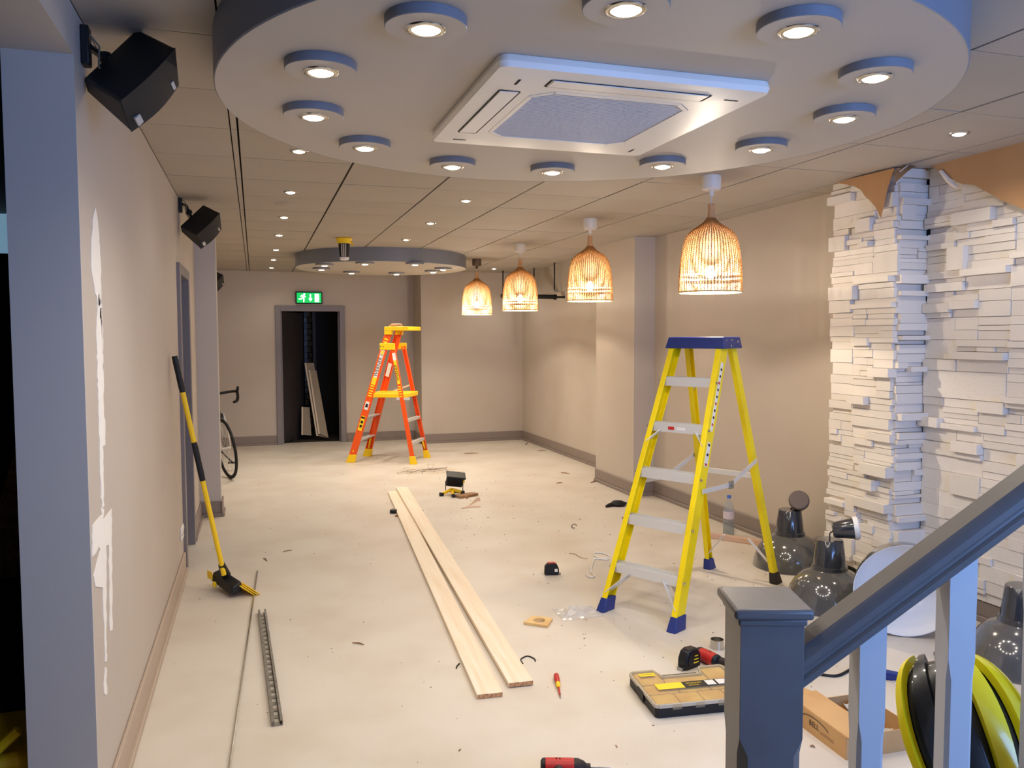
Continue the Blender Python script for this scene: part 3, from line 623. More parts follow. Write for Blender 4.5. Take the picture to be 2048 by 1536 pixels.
def boot(p, d, i_, f_, mat, t, dep, fl, hgt):
    """plastic foot around the bottom of a rail"""
    b = MB(); p = V(p); z = V((0, 0, 1)); ii = V((i_.x, i_.y, 0)).normalized(); ff = V((f_.x, f_.y, 0)).normalized(); tp = p + d*(hgt/d.z)
    lo = [p+ii*a+ff*c for a, c in ((-.012, -dep/2-.016), (fl+.01, -dep/2-.016), (fl+.01, dep/2+.012), (-.012, dep/2+.012))]
    hi = [tp+ii*a+ff*c for a, c in ((-.006, -dep/2-.006), (fl+.003, -dep/2-.006), (fl+.003, dep/2+.004), (-.006, dep/2+.004))]
    lo = [V((q.x, q.y, 0)) for q in lo]
    b.add(lo+hi, [(3, 2, 1, 0), (4, 5, 6, 7), (0, 1, 5, 4), (1, 2, 6, 5), (2, 3, 7, 6), (3, 0, 4, 7)]); return b.build('foot', mat, t, bevel=.004)
# ---- yellow ladder
A, B_, C_, D_ = G(1208, 1219), G(1354, 1263), G(1419, 1136), G(1552, 1167)
mf, mr = (A+B_)/2, (C_+D_)/2; U = (mr-mf).normalized(); Vd = V((-U.y, U.x, 0)); Vd = Vd if Vd.dot(B_-A) > 0 else -Vd
LW, LD = .5, (mr-mf).length
yl = thing('yellow_step_ladder', 'tall yellow step ladder with a blue top standing on the right', 'ladder', mf*.5+mr*.5)
ZT = 1.50
def yl_pt(t_, s_, z): return mf + U*t_ + Vd*s_ + V((0, 0, z))
rails = {}
for s_ in (-1, 1):
    p0, p1 = yl_pt(0.0, s_*LW/2, 0), yl_pt(LD*.515, s_*.172, ZT)
    b, i_, f_ = channel(p0, p1, -Vd*s_, -U, .078, .034); d = (p1-p0).normalized(); b.build('front_rail', MT['yellow'], yl, bevel=.002)
    boot(p0, d, i_, f_, MT['blue'], yl, .078, .034, .075); rails['f', s_] = (p0, p1)
    q0, q1 = yl_pt(LD, s_*LW/2, 0), yl_pt(LD*.62, s_*.16, ZT)
    b, i_, f_ = channel(q0, q1, -Vd*s_, -U, .05, .032); d = (q1-q0).normalized(); b.build('rear_rail', MT['yellow'], yl, bevel=.002)
    boot(q0, d, i_, f_, MT['blue'] if s_ < 0 else MT['rubber'], yl, .05, .032, .075); rails['r', s_] = (q0, q1)
def on(r, z): p, q = rails[r]; return p.lerp(q, z/ZT)
# top cap
b = MB(); T0, T1 = LD*.475, LD*.665; pr = []
for (tt, ww, zz) in ((T0, .225, ZT-.02), (T1, .2, ZT-.02)): pass
lo = [yl_pt(T0-.012, -.198, ZT-.02), yl_pt(T0-.012, .198, ZT-.02), yl_pt(T1+.01, .186, ZT-.02), yl_pt(T1+.01, -.186, ZT-.02)]
hi = [yl_pt(T0+.008, -.186, ZT+.048), yl_pt(T0+.008, .186, ZT+.048), yl_pt(T1-.005, .176, ZT+.048), yl_pt(T1-.005, -.176, ZT+.048)]
b.add(lo+hi, [(3, 2, 1, 0), (4, 5, 6, 7), (0, 1, 5, 4), (1, 2, 6, 5), (2, 3, 7, 6), (3, 0, 4, 7)]); tcap = b.build('top_cap', MT['blue'], yl, bevel=.006)
for tt, zz in ((.51, .025), (.56, .03), (.62, .02), (.54, -.003)):
    b = MB(); p = yl_pt(LD*tt, .19-(.008 if zz > .01 else 0), ZT+zz); b.cyl(p, p+Vd*.006, .006, n=8); b.build('rivet', MT['chrome'], tcap)
for k in range(1, 6):
    z = .262*k; a, c = on(('f', -1), z), on(('f', 1), z); a, c = a+Vd*.006, c-Vd*.006
    b = MB(); dpt = .078
    prf = [(-.04, .0), (.04, .0), (.04, -.016), (.036, -.016), (.036, -.004), (-.036, -.004), (-.036, -.05), (-.04, -.05)]
    n = len(prf); P0 = [a - U*0 + U*x_ + V((0, 0, z_)) for x_, z_ in prf]; P1 = [c + U*x_ + V((0, 0, z_)) for x_, z_ in prf]
    b.add(P0+P1, [tuple(range(n)), tuple(range(n, 2*n))[::-1]] + [(i, n+i, n+(i+1) % n, (i+1) % n) for i in range(n)])
    for g_ in range(5):
        x_ = -.028+.014*g_; b.beam(a+U*x_+V((0, 0, .001)), c+U*x_+V((0, 0, .001)), .005, .004)
    tr = b.build('tread', MT['alu'], yl, smooth=0)
    for e, q in ((-1, a), (1, c)):
        r_ = MB(); qq = q + Vd*e*.006*.0 - U*.042 + V((0, 0, -.022)) + Vd*e*.014; r_.cyl(qq+U*.006, qq-U*.004, .007, n=8); r_.build('rivet', MT['chrome'], tr)
    if k in (1, 4):
        dz = .11 if k == 1 else .06; ins = .12 if k == 1 else .075
        for e, q in ((-1, a), (1, c)):
            low = on(('f', e), z-dz-.05) - Vd*e*.01
            for off in ((-.03, .03) if k == 1 else (-.03,)):
                r_ = MB(); r_.beam(q - Vd*e*ins + U*off + V((0, 0, -.035)), low + U*off, .005, .03, U); r_.build('brace', MT['alu'], yl, smooth=0)
    if k == 4:
        m_ = (a+c)/2; fr = frame(Vd, None, V((0, 0, 1)), m_ - U*.0405 + V((0, 0, -.027)))
        for dx, wd, mt_ in ((-.045, .04, 'labelr'), (.022, .055, 'labelw')):
            r_ = MB(); r_.box(m_ - U*.0408 + Vd*dx + V((0, 0, -.026)), (wd, .001, .018), frame(Vd, None, V((0, 0, 1)))); r_.build('warning_label', MT[mt_], tr, smooth=0)
# labels on the right front rail
p0, p1 = rails['f', 1]; dr = (p1-p0).normalized(); fr_ = (-U+dr*U.dot(dr)).normalized()
for z0, z1, mt_, wd in ((1.02, 1.40, 'labelw', .026), (.83, .96, 'labelw', .034)):
    a, c = p0.lerp(p1, z0/ZT), p0.lerp(p1, z1/ZT); r_ = MB(); r_.beam(a+Vd*.001, c+Vd*.001, .002, wd, fr_); lb = r_.build('rating_label', MT[mt_], yl, smooth=0)
    for k in range(9 if z0 > 1 else 3):
        q = a.lerp(c, .1+.8*k/(8 if z0 > 1 else 2)); r_ = MB(); r_.beam(q+Vd*.0022+dr*-.008, q+Vd*.0022+dr*.006, .001, wd*.6, fr_); r_.build('print', MT['labelk' if k % 3 else 'labelr'], lb, smooth=0)
# spreaders and rear braces
for s_ in (-1, 1):
    a, c = on(('f', s_), .70)+Vd*s_*.008, on(('r', s_), .80)+Vd*s_*.008
    h = a.lerp(c, .5)+V((0, 0, -.055)); b = MB(); b.beam(a, h, .005, .026); b.beam(h, c, .005, .026); sp = b.build('spreader', MT['alu'], yl, smooth=0)
    b = MB(); b.box(h+Vd*s_*.004, (.045, .012, .045), frame(U, None, V((0, 0, 1)))); b.cyl(h+Vd*s_*.008, h+Vd*s_*.016, .008, n=8); b.build('hinge', MT['metal'], sp, bevel=.002)
    a, c = on(('r', s_), 1.22)-Vd*s_*.01, on(('r', s_), 1.16)-Vd*s_*.06
    b = MB(); b.beam(a, c+V((0, 0, .1)), .003, .03, U); b.build('gusset', MT['alu'], yl, smooth=0)
    a = on(('r', s_), .10); c = on(('r', s_), .27)-Vd*s_*.15
    b = MB(); b.beam(a-Vd*s_*.01, c, .004, .024, U); b.build('brace', MT['alu'], yl, smooth=0)
for z in (.70,):
    b = MB(); a, c = on(('r', -1), z), on(('r', 1), z); b.beam(a+Vd*.005, c-Vd*.005, .02, .03 if z > .5 else .026); b.build('rear_brace', MT['alu'], yl, smooth=0)
# ---- orange podium ladder
A, B_, C_, D_ = G(699, 926), G(736, 911), G(825, 929), G(856, 915)
mf, mr = (A+B_)/2, (C_+D_)/2; U = (mr-mf).normalized(); Vd = V((-U.y, U.x, 0)); Vd = Vd if Vd.dot(B_-A) > 0 else -Vd
LD = (mr-mf).length; LW = .58; ol = thing('orange_platform_ladder', 'orange platform step ladder with yellow fittings in the middle of the hall', 'ladder', (mf+mr)/2)
ZT = 1.66; ZH = 1.44; tT, tH = .50, .545
def ol_pt(t_, s_, z): return mf + U*t_ + Vd*s_ + V((0, 0, z))
rails = {}
for s_ in (-1, 1):
    p0, p1 = ol_pt(0, s_*LW/2, 0), ol_pt(tT, s_*.19, ZT)
    b, i_, f_ = channel(p0, p1, -Vd*s_, -U, .085, .035); d = (p1-p0).normalized(); fr0 = b.build('climbing_rail', MT['orange'], ol, bevel=.002); boot(p0, d, i_, f_, MT['yellowp'], ol, .085, .035, .1); rails['f', s_] = (p0, p1)
    q0, q1 = ol_pt(LD, s_*LW/2, 0), ol_pt(tH, s_*.215, ZH)
    b, i_, f_ = channel(q0, q1, -Vd*s_, -U, .05, .032); d = (q1-q0).normalized(); b.build('rear_rail', MT['orange'], ol, bevel=.002); boot(q0, d, i_, f_, MT['yellowp'], ol, .055, .032, .1); rails['r', s_] = (q0, q1)
def on2(r, z): p, q = rails[r]; return p.lerp(q, z/(ZT if r[0] == 'f' else ZH))
for s_ in (-1, 1):
    # hinge bracket and sticker set on the near rails
    b = MB(); a = on2(('f', s_), ZH); b.beam(a - U*.055 + Vd*s_*.004, ol_pt(tH+.035, s_*.215, ZH)+Vd*s_*.004, .014, .085); br_ = b.build('hinge_bracket', MT['yellowp'], ol, bevel=.006)
    for dx in (-.04, -.005, .09):
        r_ = MB(); q = a + U*dx + Vd*s_*.01; r_.cyl(q, q+Vd*s_*.005, .006, n=8); r_.build('bolt', MT['dark'], br_)
    a, c = on2(('f', s_), ZT-.02), on2(('f', s_), ZT+.0)
    b = MB(); b.beam(on2(('f', s_), ZT-.03)-U*.05, on2(('f', s_), ZT-.03)+U*(.05), .05, .09); b.build('rail_end_bracket', MT['yellowp'], ol, bevel=.006)
a, c = ol_pt(tT, -.22, ZT), ol_pt(tT, .22, ZT)
b = MB(); b.beam(a+U*.01, c+U*.01, .13, .05); b.beam(a+U*.06, a+U*.26, .03, .05); b.beam(c+U*.06, c+U*.26, .03, .05); b.beam(a+U*.25, c+U*.25, .04, .05); b.build('top_rail', MT['yellowp'], ol, bevel=.006)
zp = .83
b = MB(); f0, f1 = on2(('f', -1), zp), on2(('r', -1), zp); b.bx((0, 0, 0), (0, 0, 0))
b = MB(); tA, tB = (on2(('f', 1), zp)-mf).dot(U)-.02, (on2(('r', 1), zp)-mf).dot(U)+.06
P = [ol_pt(tA, -.235, zp-.02), ol_pt(tB, -.235, zp-.02), ol_pt(tB, .235, zp-.02), ol_pt(tA, .235, zp-.02)]; b.prism(P, (0, 0, .055)); b.build('platform', MT['yellowp'], ol, bevel=.006)
b = MB(); b.beam(ol_pt(tB-.12, -.24, zp-.03), ol_pt(tB+.05, -.24, zp-.03), .01, .03); b.beam(on2(('r', 1), zp+.12), ol_pt(tA+.15, .24, zp+.03), .008, .02); b.build('platform_strut', MT['alu'], ol, smooth=0)
for z in (.28, .56):
    a, c = on2(('f', -1), z), on2(('f', 1), z); b = MB(); b.beam(a+Vd*.006-U*0, c-Vd*.006, .085, .012); b.beam(a+Vd*.006-U*.038-V((0, 0, .02)), c-Vd*.006-U*.038-V((0, 0, .02)), .006, .045); b.build('tread', MT['alu'], ol, smooth=0)
    a, c = on2(('r', -1), z-.02), on2(('r', 1), z-.02); b = MB(); b.beam(a+Vd*.004, c-Vd*.004, .05, .012); b.beam(a+Vd*.004+U*.02-V((0, 0, .015)), c-Vd*.004+U*.02-V((0, 0, .015)), .006, .03); b.build('rear_tread', MT['alu'], ol, smooth=0)
for s_ in (-1, 1):
    a = on2(('f', s_), .12); c = on2(('f', s_), .25)-Vd*s_*.06; b = MB(); b.beam(a-Vd*s_*.02, c, .06, .012, U); b.build('knee_brace', MT['yellowp'], ol, bevel=.003)
    a = on2(('r', s_), .12); c = on2(('r', s_), .24)-Vd*s_*.06; b = MB(); b.beam(a-Vd*s_*.02, c, .04, .012, U); b.build('knee_brace', MT['yellowp'], ol, bevel=.003)
# stickers on the near climbing rail and near rear rail (outer faces)
p0, p1 = rails['f', -1]; dr = (p1-p0).normalized(); nrm = -Vd; sd = dr.cross(nrm).normalized()
def sticker(r, z0, z1, wd, mt_, off=.0015, name='sticker'):
    a, c = on2(r, z0), on2(r, z1); rr = rails[r]; dd = (rr[1]-rr[0]).normalized(); side = dd.cross(Vd).normalized()
    q = MB(); q.beam(a-Vd*off, c-Vd*off, .001, wd, side); return q.build(name, MT[mt_], ol, smooth=0)
R_ = ('f', -1)
for k in range(3): sticker(R_, 1.52-.035*k, 1.538-.035*k, .05, 'labely')
sticker(R_, 1.49-.09, 1.49-.05, .05, 'labelw'); sticker(R_, 1.325, 1.40, .05, 'labelw')
sticker(R_, 1.05, 1.38, .045, 'labelw'); sticker(R_, 1.34, 1.39, .03, 'labely', .003); sticker(R_, .97, 1.06, .055, 'labely', .003)
for k in range(5): sticker(R_, .945-.03*k, .96-.03*k, .052, 'labely')
sticker(R_, .66, .76, .05, 'labelw'); sticker(R_, .69, .73, .03, 'labelk', .003); sticker(R_, .40, .58, .052, 'labely'); sticker(R_, .55, .57, .05, 'labelk', .003); sticker(R_, .44, .47, .03, 'labelk', .003); sticker(R_, .49, .52, .03, 'labelk', .003)
up_ = dr; e = frame(dr, None, -Vd, on2(R_, 1.19)-Vd*.004); lettering('WERNER', .062, MT['labelk'], ol, e)
R_ = ('r', -1); sticker(R_, 1.27, 1.36, .04, 'labelw'); sticker(R_, .98, 1.27, .035, 'labely')
rr = rails[R_]; dd = (rr[1]-rr[0]).normalized(); e = frame(dd, None, -Vd, on2(R_, 1.12)-Vd*.004); lettering('WERNER', .05, MT['labelk'], ol, e)
for k in range(5): sticker(R_, .94-.03*k, .955-.03*k, .036, 'labely')
b = MB(); b.beam(on2(('f', 1), 1.05)-Vd*.03, on2(('f', 1), 1.22)-Vd*.03, .001, .05, U); b.build('sticker', MT['labelw'], ol, smooth=0)
# stack of offcuts on the top of the orange ladder
zt_ = ZT+.026
for k, (dx, wd, mt_, lb) in enumerate(((.0, .2, 'labelw', 'white card lying flat on top of the orange ladder'), (.02, .3, 'oldwood', 'lower wooden offcut on top of the orange ladder'), (.04, .26, 'pinkwood', 'upper wooden offcut on top of the orange ladder'))):
    b = MB(); h_ = .008 if k == 0 else .014; p = ol_pt(tT+.02, -.02+dx, zt_); b.box(p+V((0, 0, h_/2)), (.1, wd, h_), frame(U, None, V((0, 0, 1))) @ Matrix.Rotation(.1*k, 4, 'Z')); tag(b.build('wood_offcut' if k else 'card', MT[mt_], bevel=.002), lb, 'offcut' if k else 'card'); zt_ += h_+.0005

# ================================================================== EXIT SIGN, HANGING RODS
c0, c1 = WY(591, 583, YF-.05), WY(645, 608, YF-.05); cx, cz, wd, hg = (c0.x+c1.x)/2, (c0.z+c1.z)/2, c1.x-c0.x, c0.z-c1.z
ex = thing('exit_sign', 'lit green exit sign with running figure above the far doorway', 'exit sign', (cx, YF, cz-hg/2))
b = MB(); b.bx((cx-wd/2, YF-.05, cz-hg/2), (cx+wd/2, YF, cz+hg/2)); b.build('housing', MT['dark'], ex, bevel=.004)
b = MB(); b.bx((cx-wd/2+.016, YF-.053, cz-hg/2+.016), (cx+wd/2-.016, YF-.05, cz+hg/2-.016)); b.build('green_panel', MT['sgreen'], ex, smooth=0)
def flat(pts, name, mat):
    b = MB(); b.prism([V((cx+x*hg, YF-.0535, cz+y*hg)) for x, y in pts], (0, -.001, 0)); b.build(name, mat, ex, smooth=0)
fx = -.58
flat([(fx+.17*math.cos(a)*.5+.2, .27+.085*math.sin(a)) for a in [i*.524 for i in range(12)]], 'figure_head', MT['swhite'])
flat([(fx+.22, .2), (fx+.14, .24), (fx-.02, .22), (fx-.14, .1), (fx-.1, .06), (fx+.0, .14), (fx+.05, .14), (fx-.06, -.05), (fx-.26, -.08), (fx-.26, -.15), (fx-.02, -.14), (fx+.06, -.04), (fx+.12, -.12), (fx+.1, -.36), (fx+.19, -.36), (fx+.22, -.08), (fx+.16, .03), (fx+.22, .06), (fx+.3, .02), (fx+.33, .07), (fx+.22, .14)], 'figure_body', MT['swhite'])
flat([(.06, .3), (.16, .3), (.16, -.06), (.27, -.06), (.11, -.3), (-.05, -.06), (.06, -.06)], 'arrow', MT['swhite'])
flat([(.45, .32), (.8, .32), (.8, -.34), (.45, -.34)], 'door_symbol', MT['swhite'])
# plaster panel and hanger rods high on the far right wall
pz0, pz1 = WX(1110, 585, 3.81).z, WX(1110, 528, 3.81).z
b = MB(); b.bx((3.80, 8.3, pz0), (3.8495, 11.5, pz1)); tag(b.build('plaster_panel', MT['ceil'], smooth=0), 'shallow boxed plaster panel high on the far right wall', 'panel')
for (x, y0, y1), nm in zip([(1006, 540, 604), (1068, 520, 580), (1109, 523, 584), (1146, 503, 582)], ('leftmost', 'second from left', 'third from left', 'rightmost')):
    p = WX(x, (y0+y1)/2, 3.70) if x > 1010 else WY(x, 570, 11.2); zb = (WX(x, y1, 3.70) if x > 1010 else WY(x, 604, 11.2)).z
    r_ = thing('hanger_rod', nm + ' of the thin dark rods hanging by the far right wall', 'rod', (p.x, p.y, zb), None, 'hanger rods')
    b = MB(); b.cyl((p.x, p.y, zb), (p.x, p.y, HCEIL), .009, n=8); b.build('rod', MT['blackmatt'], r_); b = MB(); b.cyl((p.x, p.y, zb+.004), (p.x, p.y, zb+.018), .018, n=6); b.build('nut', MT['metal'], r_)
    b = MB(); b.cyl((p.x, p.y, HCEIL-.004), (p.x, p.y, HCEIL), .022, n=12); b.build('washer', MT['metal'], r_)
p = WX(1108, 594, 3.70); q = V((3.0, p.y+.05, p.z+.01)); t = thing('conduit_stub', 'short dark conduit bar behind the third pendant', 'conduit', p)
b = MB(); b.cyl(q, p, .028, n=12); b.build('tube', MT['blackmatt'], t); b = MB(); b.cyl(p, p+V((.03, 0, 0)), .036, n=12); b.build('end_cap', MT['dark'], t); b = MB(); b.cyl(p+V((.02, 0, 0)), V((3.85, p.y, p.z)), .014, n=8); b.build('wall_pin', MT['dark'], t)

# ================================================================== STAIR RAIL
SA = YAW+math.radians(1.0); SF = V((math.sin(SA), math.cos(SA), 0)); SR = V((math.cos(SA), -math.sin(SA), 0)); Z = V((0, 0, 1))
def S(x, y, D):
    """point on the vertical plane at distance D along SF"""
    d = ray(x, y); return CAM + d*(D/d.dot(SF))
def sfr(o): return frame(SR, SF, None, o)
DN = 1.275
def chamfered(bm, cx_, s, segs):
    """square post with chamfered runs: segs of (z, chamfer)"""
    P = []; n = 8
    for z, ch in segs:
        h = s/2
        for a, c in ((h, -h+ch), (h, h-ch), (h-ch, h), (-h+ch, h), (-h, h-ch), (-h, -h+ch), (-h+ch, -h), (h-ch, -h)): P.append(cx_ + SR*a + SF*c + Z*z)
    k = len(segs); bm.add(P, [tuple(range(n))[::-1], tuple(range((k-1)*n, k*n))] + [(j*n+i, j*n+(i+1) % n, (j+1)*n+(i+1) % n, (j+1)*n+i) for j in range(k-1) for i in range(n)])
nl, nr_ = S(1481, 1300, DN), S(1608.5, 1300, DN); NW = (nr_-nl).length; npos = (nl+nr_)/2 + SF*(NW/2); npos.z = 0
zc = S(1545, 1243, DN-.013).z; zct = S(1545, 1221, DN-.013).z; zch = S(1490, 1478, DN).z
nw = thing('newel_post', 'grey painted square newel post in the right foreground', 'newel post', npos)
b = MB(); chamfered(b, npos, NW, [(0, .0005), (.2, .0005), (.225, .014), (zch-.03, .014), (zch, .0005), (zc, .0005)]); b.build('post', MT['greypaint'], nw, smooth=20, bevel=.0025)
b = MB(); CW = NW*1.245; b.box(npos+Z*((zc+zct)/2), (CW, CW, zct-zc), sfr((0, 0, 0))); b.build('cap', MT['greypaint'], nw, bevel=.006, seg=3)
b = MB(); b.box(npos+Z*(zc-.006), (NW+.008, NW+.008, .012), sfr((0, 0, 0))); b.build('cap_moulding', MT['greypaint'], nw, bevel=.003)
# handrail
DR = 1.290
f0, f1 = S(1609, 1290, DR), S(2048, 962.6, DR); sl = (f1-f0).normalized(); upn = SF.cross(sl); upn = upn if upn.z > 0 else -upn
pA = f0 - sl*.075; pB = f0 + sl*.86
prof = [(.0, .0), (-.006, -.006), (-.011, -.016), (-.010, -.026), (-.004, -.033), (-.004, -.037), (-.008, -.042), (-.006, -.052), (.0, -.056), (.045, -.056), (.051, -.052), (.053, -.042), (.049, -.037), (.049, -.033), (.055, -.026), (.056, -.016), (.051, -.006), (.045, .0)]
b = MB(); n = len(prof); P0 = [pA+SF*a+upn*c for a, c in prof]; P1 = [pB+SF*a+upn*c for a, c in prof]
b.add(P0+P1, [tuple(range(n)), tuple(range(n, 2*n))[::-1]] + [(i, n+i, n+(i+1) % n, (i+1) % n) for i in range(n)])
tag(b.build('handrail', MT['greypaint'], smooth=28), 'grey moulded handrail rising to the right from the newel post', 'handrail')
# balusters
bl = [((1718, 1771), 'white square baluster nearest the newel post', 1462), ((1894, 1948), 'white square baluster second from the newel post', 1338), ((2070, 2124), 'white square baluster at the right edge of the picture', 1215), ((2246, 2300), 'white square baluster just outside the picture, fourth from the newel post', 1085)]
DB = 1.293; bots = []
for (xa, xb), lb, yc in bl:
    a, c = S(xa, 1400, DB), S(xb, 1400, DB); s_ = (c-a).length; ctr = (a+c)/2 + SF*s_/2; ctr.z = 0
    hz = (ctr-f0).dot(SR)/sl.dot(SR)*sl.z + f0.z           # rail top height there
    zt_ = hz-.056/abs(upn.z); zlow = zt_-.80; zs = S(xa, yc, DB).z
    t = thing('baluster', lb, 'baluster', ctr+Z*zlow, None, 'white balusters')
    b = MB(); chamfered(b, ctr, s_, [(zlow, .0005), (zlow+.12, .0005), (zlow+.14, .006), (zs-.02, .006), (zs+.015, .0005), (zt_-.06, .0005)])
    # mitred top
    h = s_/2; sl_ = sl.z/sl.dot(SR); q = [ctr+SR*a_+SF*c_+Z*(zt_+.003+a_*sl_) for a_, c_ in ((-h, -h), (h, -h), (h, h), (-h, h))]; q2 = [ctr+SR*a_+SF*c_+Z*(zt_-.06) for a_, c_ in ((-h, -h), (h, -h), (h, h), (-h, h))]
    b.add(q2+q, [(3, 2, 1, 0), (4, 5, 6, 7), (0, 1, 5, 4), (1, 2, 6, 5), (2, 3, 7, 6), (3, 0, 4, 7)]); b.build('shaft', MT['whitepaint'], t, smooth=20); bots.append((ctr, zlow))
# string and treads that carry the rail, below the picture
st = thing('staircase', 'grey staircase below the handrail, cut off by the picture edge', 'staircase', npos+SR*.5)
sa, sb = bots[0][0]+Z*bots[0][1]-sl*.36, bots[-1][0]+Z*bots[-1][1]+sl*.2
b = MB(); b.prism([sa-SF*.02, sb-SF*.02, sb-SF*.02-Z*.3, V((sb.x, sb.y, 0))-SF*.02, V((sa.x, sa.y, 0))-SF*.02], SF*.04); b.build('string', MT['greypaint'], st, smooth=0)
for k in range(4):
    c = npos+SR*(.17+.22*k)-SF*.42; b = MB(); b.box(c+Z*(.165*(k+1)-.015), (.25, .76, .03), sfr((0, 0, 0))); b.build('tread', MT['greypaint'], st, smooth=0); b = MB(); b.box(c-SR*.11+Z*(.165*(k+.5)-.015), (.02, .74, .165), sfr((0, 0, 0))); b.build('riser', MT['greypaint'], st, smooth=0)

# ================================================================== CYCLE HELMET hung on the rail by its strap
hc = S(1925, 1478, 1.47); hR = frame(SR*.92+SF*.1-Z*.0, None, Z*.55-SF*.75+SR*.28, hc)
hm = thing('cycle_helmet', 'black and fluorescent yellow cycle helmet hanging behind the balusters', 'helmet', hc)
HA, HB, HC_ = .122, .145, .098
def hp(u, v, k=1.0):
    """u across (-1..1), v along (0..1)"""
    th = u*1.35; ph = (v-.5)*2.75
    return hR @ V((HA*math.sin(th)*math.cos(ph)**.6 if math.cos(ph) > 0 else 0, HB*math.sin(ph), HC_*math.cos(th)*(max(math.cos(ph), 0))**.6)*1)*1.0 if False else hR @ (V((HA*math.sin(th)*max(math.cos(ph), .02)**.6, HB*math.sin(ph), HC_*math.cos(th)*max(math.cos(ph), .02)**.6))*k)
b = MB(); b.grid(lambda u, v: hp(u*2-1, v, .95), 28, 28, -.012, lambda u, v: (hp(u*2-1, v)-hc).normalized()); b.build('inner_shell', MT['helmetk'], hm)
def band(u0, u1, v0, v1, mat, name, tap0=.4, tap1=.4, th=.014, bow=0.0):
    b = MB()
    def fn(u, v):
        vv = v0+(v1-v0)*v; wdt = (1-tap0*(1-v)**3)*(1-tap1*v**3); uc = (u0+u1)/2+bow*math.sin(math.pi*v); return hp(uc+(u-.5)*(u1-u0)*wdt, vv, .97)
    b.grid(fn, 5, 18, th, lambda u, v: (fn(u, v)-hc).normalized()); b.build(name, mat, hm, smooth=50)
band(-.99, -.87, .02, .98, MT['helmety'], 'yellow_rib'); band(-.72, -.50, .06, .95, MT['helmetk'], 'black_rib'); band(-.40, -.22, .05, .97, MT['helmetk'], 'black_rib')
band(-.10, .14, .04, .97, MT['helmety'], 'yellow_rib', .5, .1); band(.26, .44, .14, .97, MT['helmety'], 'yellow_rib', .55, .0, bow=.04); band(.55, .72, .2, .95, MT['helmety'], 'yellow_rib', .55, .0, bow=.04); band(.82, .98, .1, .9, MT['helmetk'], 'black_rib')
band(-.12, .8, .0, .26, MT['helmety'], 'yellow_tail', .3, .2, .013)
b = MB(); hx_ = bots[1][0]; q0 = hp(-.95, .6); q1 = hp(.2, .98); zs_ = .80
b.tube([q0, q0.lerp(hx_+Z*zs_, .5)-Z*.06, hx_-SR*.03-SF*.03+Z*zs_, hx_-SF*.033+Z*zs_, hx_+SR*.03-SF*.03+Z*zs_, hx_+SR*.035+SF*.05+Z*(zs_-.01), hp(.95, .4)], .004, 6); b.build('chin_strap', MT['blackmatt'], hm)

# ================================================================== LAMP SHADES ON THE FLOOR
SH = [(.0, .385), (.070, .385), (.074, .381), (.092, .238), (.099, .234), (.101, .214), (.106, .21), (.135, .197), (.178, .158), (.211, .105), (.229, .05), (.237, .0), (.232, .002), (.224, .05), (.206, .103), (.173, .154), (.13, .19), (.07, .2), (0, .2)]
def shade(pos, R, label, sca=1.0, cap=None):
    t = thing('enamel_lamp_shade', label, 'lamp shade', pos, R, 'lamp shades on the floor'); o = V(pos); Rm = (R if R is not None else Matrix()).to_4x4()
    def L_(pr, n=48): return [(r*sca, z*sca) for r, z in pr], n
    b = MB(); b.lathe([(r*sca, z*sca) for r, z in SH[5:12]], o, Rm, 56); b.build('dome', MT['lampgrey'], t, smooth=50)
    b = MB(); b.lathe([(r*sca, z*sca) for r, z in SH[11:]], o, Rm, 56); b.build('white_lining', MT['whitemetal'], t, smooth=50)
    b = MB(); b.lathe([(r*sca, z*sca) for r, z in SH[:6]], o, Rm, 32); b.build('collar', MT['lampdark'], t, smooth=40)
    if cap is not None:
        cd = V(cap[1]).normalized(); cp_ = V(cap[0]); Rc = frame(V((1, 0, 0)).cross(cd) if abs(cd.x) < .9 else V((0, 1, 0)).cross(cd), None, cd)
        b = MB(); b.lathe([(0, 0), (.036, 0), (.044, .008), (.062, .115), (.058, .115), (.04, .012), (0, .01)], cp_, Rc, 28); cc = b.build('ceiling_cup', MT['lampdark'], t, smooth=40)
        b = MB(); b.lathe([(.060, .112), (.066, .112), (.066, .135), (.06, .142), (0, .142)], cp_, Rc, 28); b.build('cup_rim', MT['white'] if cap[2] else MT['canopyk'], cc, smooth=40)
        b = MB(); tp = o+(Rm.to_3x3() @ V((0, 0, .383*sca))); b.tube([tp, tp.lerp(cp_, .5)+V((-.01, 0, .008)), cp_+cd*.01], .004, 6); b.build('flex', MT['dark'], t)
    return t
p = G(1578, 1131); shade(p, None, 'dark grey lamp shade standing by the right wall behind the ladder leg', 1.0, (DD(1598, 1012, depth(p)+.03), (-.3*CR+.42*CU-.85*CF), False))
p = G(1657, 1210); shade(p, None, 'grey lamp shade with a cup on top, just behind the handrail', 1.0, (DD(1665, 1060, depth(p)-.02), (CR*1.0+CU*.14-CF*.3), True))
p = G(2041, 1333); shade(p, None, 'grey lamp shade at the right edge behind the helmet', 1.0, None)
# the one on its side, white inside towards the viewer
wc_ = DD(1812, 1190, 4.12); ax = (CF*.86+CR*.24+CU*.2).normalized(); Rw = frame(CR, None, ax); Rw = frame(ax.cross(Z), None, ax)
low = -(.252)*math.sqrt(max(0, 1-ax.z**2)); pw = V((wc_.x, wc_.y, -low+.004)); shade(pw, Rw, 'lamp shade lying on its side, showing its white inside', 1.06, None)
b = MB(); b.lathe([(0, .19), (.035, .19), (.035, .15), (.03, .13), (0, .13)], pw, Rw.to_4x4(), 20); b.build('lamp_socket', MT['white'], [o for o in sc.objects if o.name.startswith('enamel_lamp_shade') and o.type == 'EMPTY'][-1])

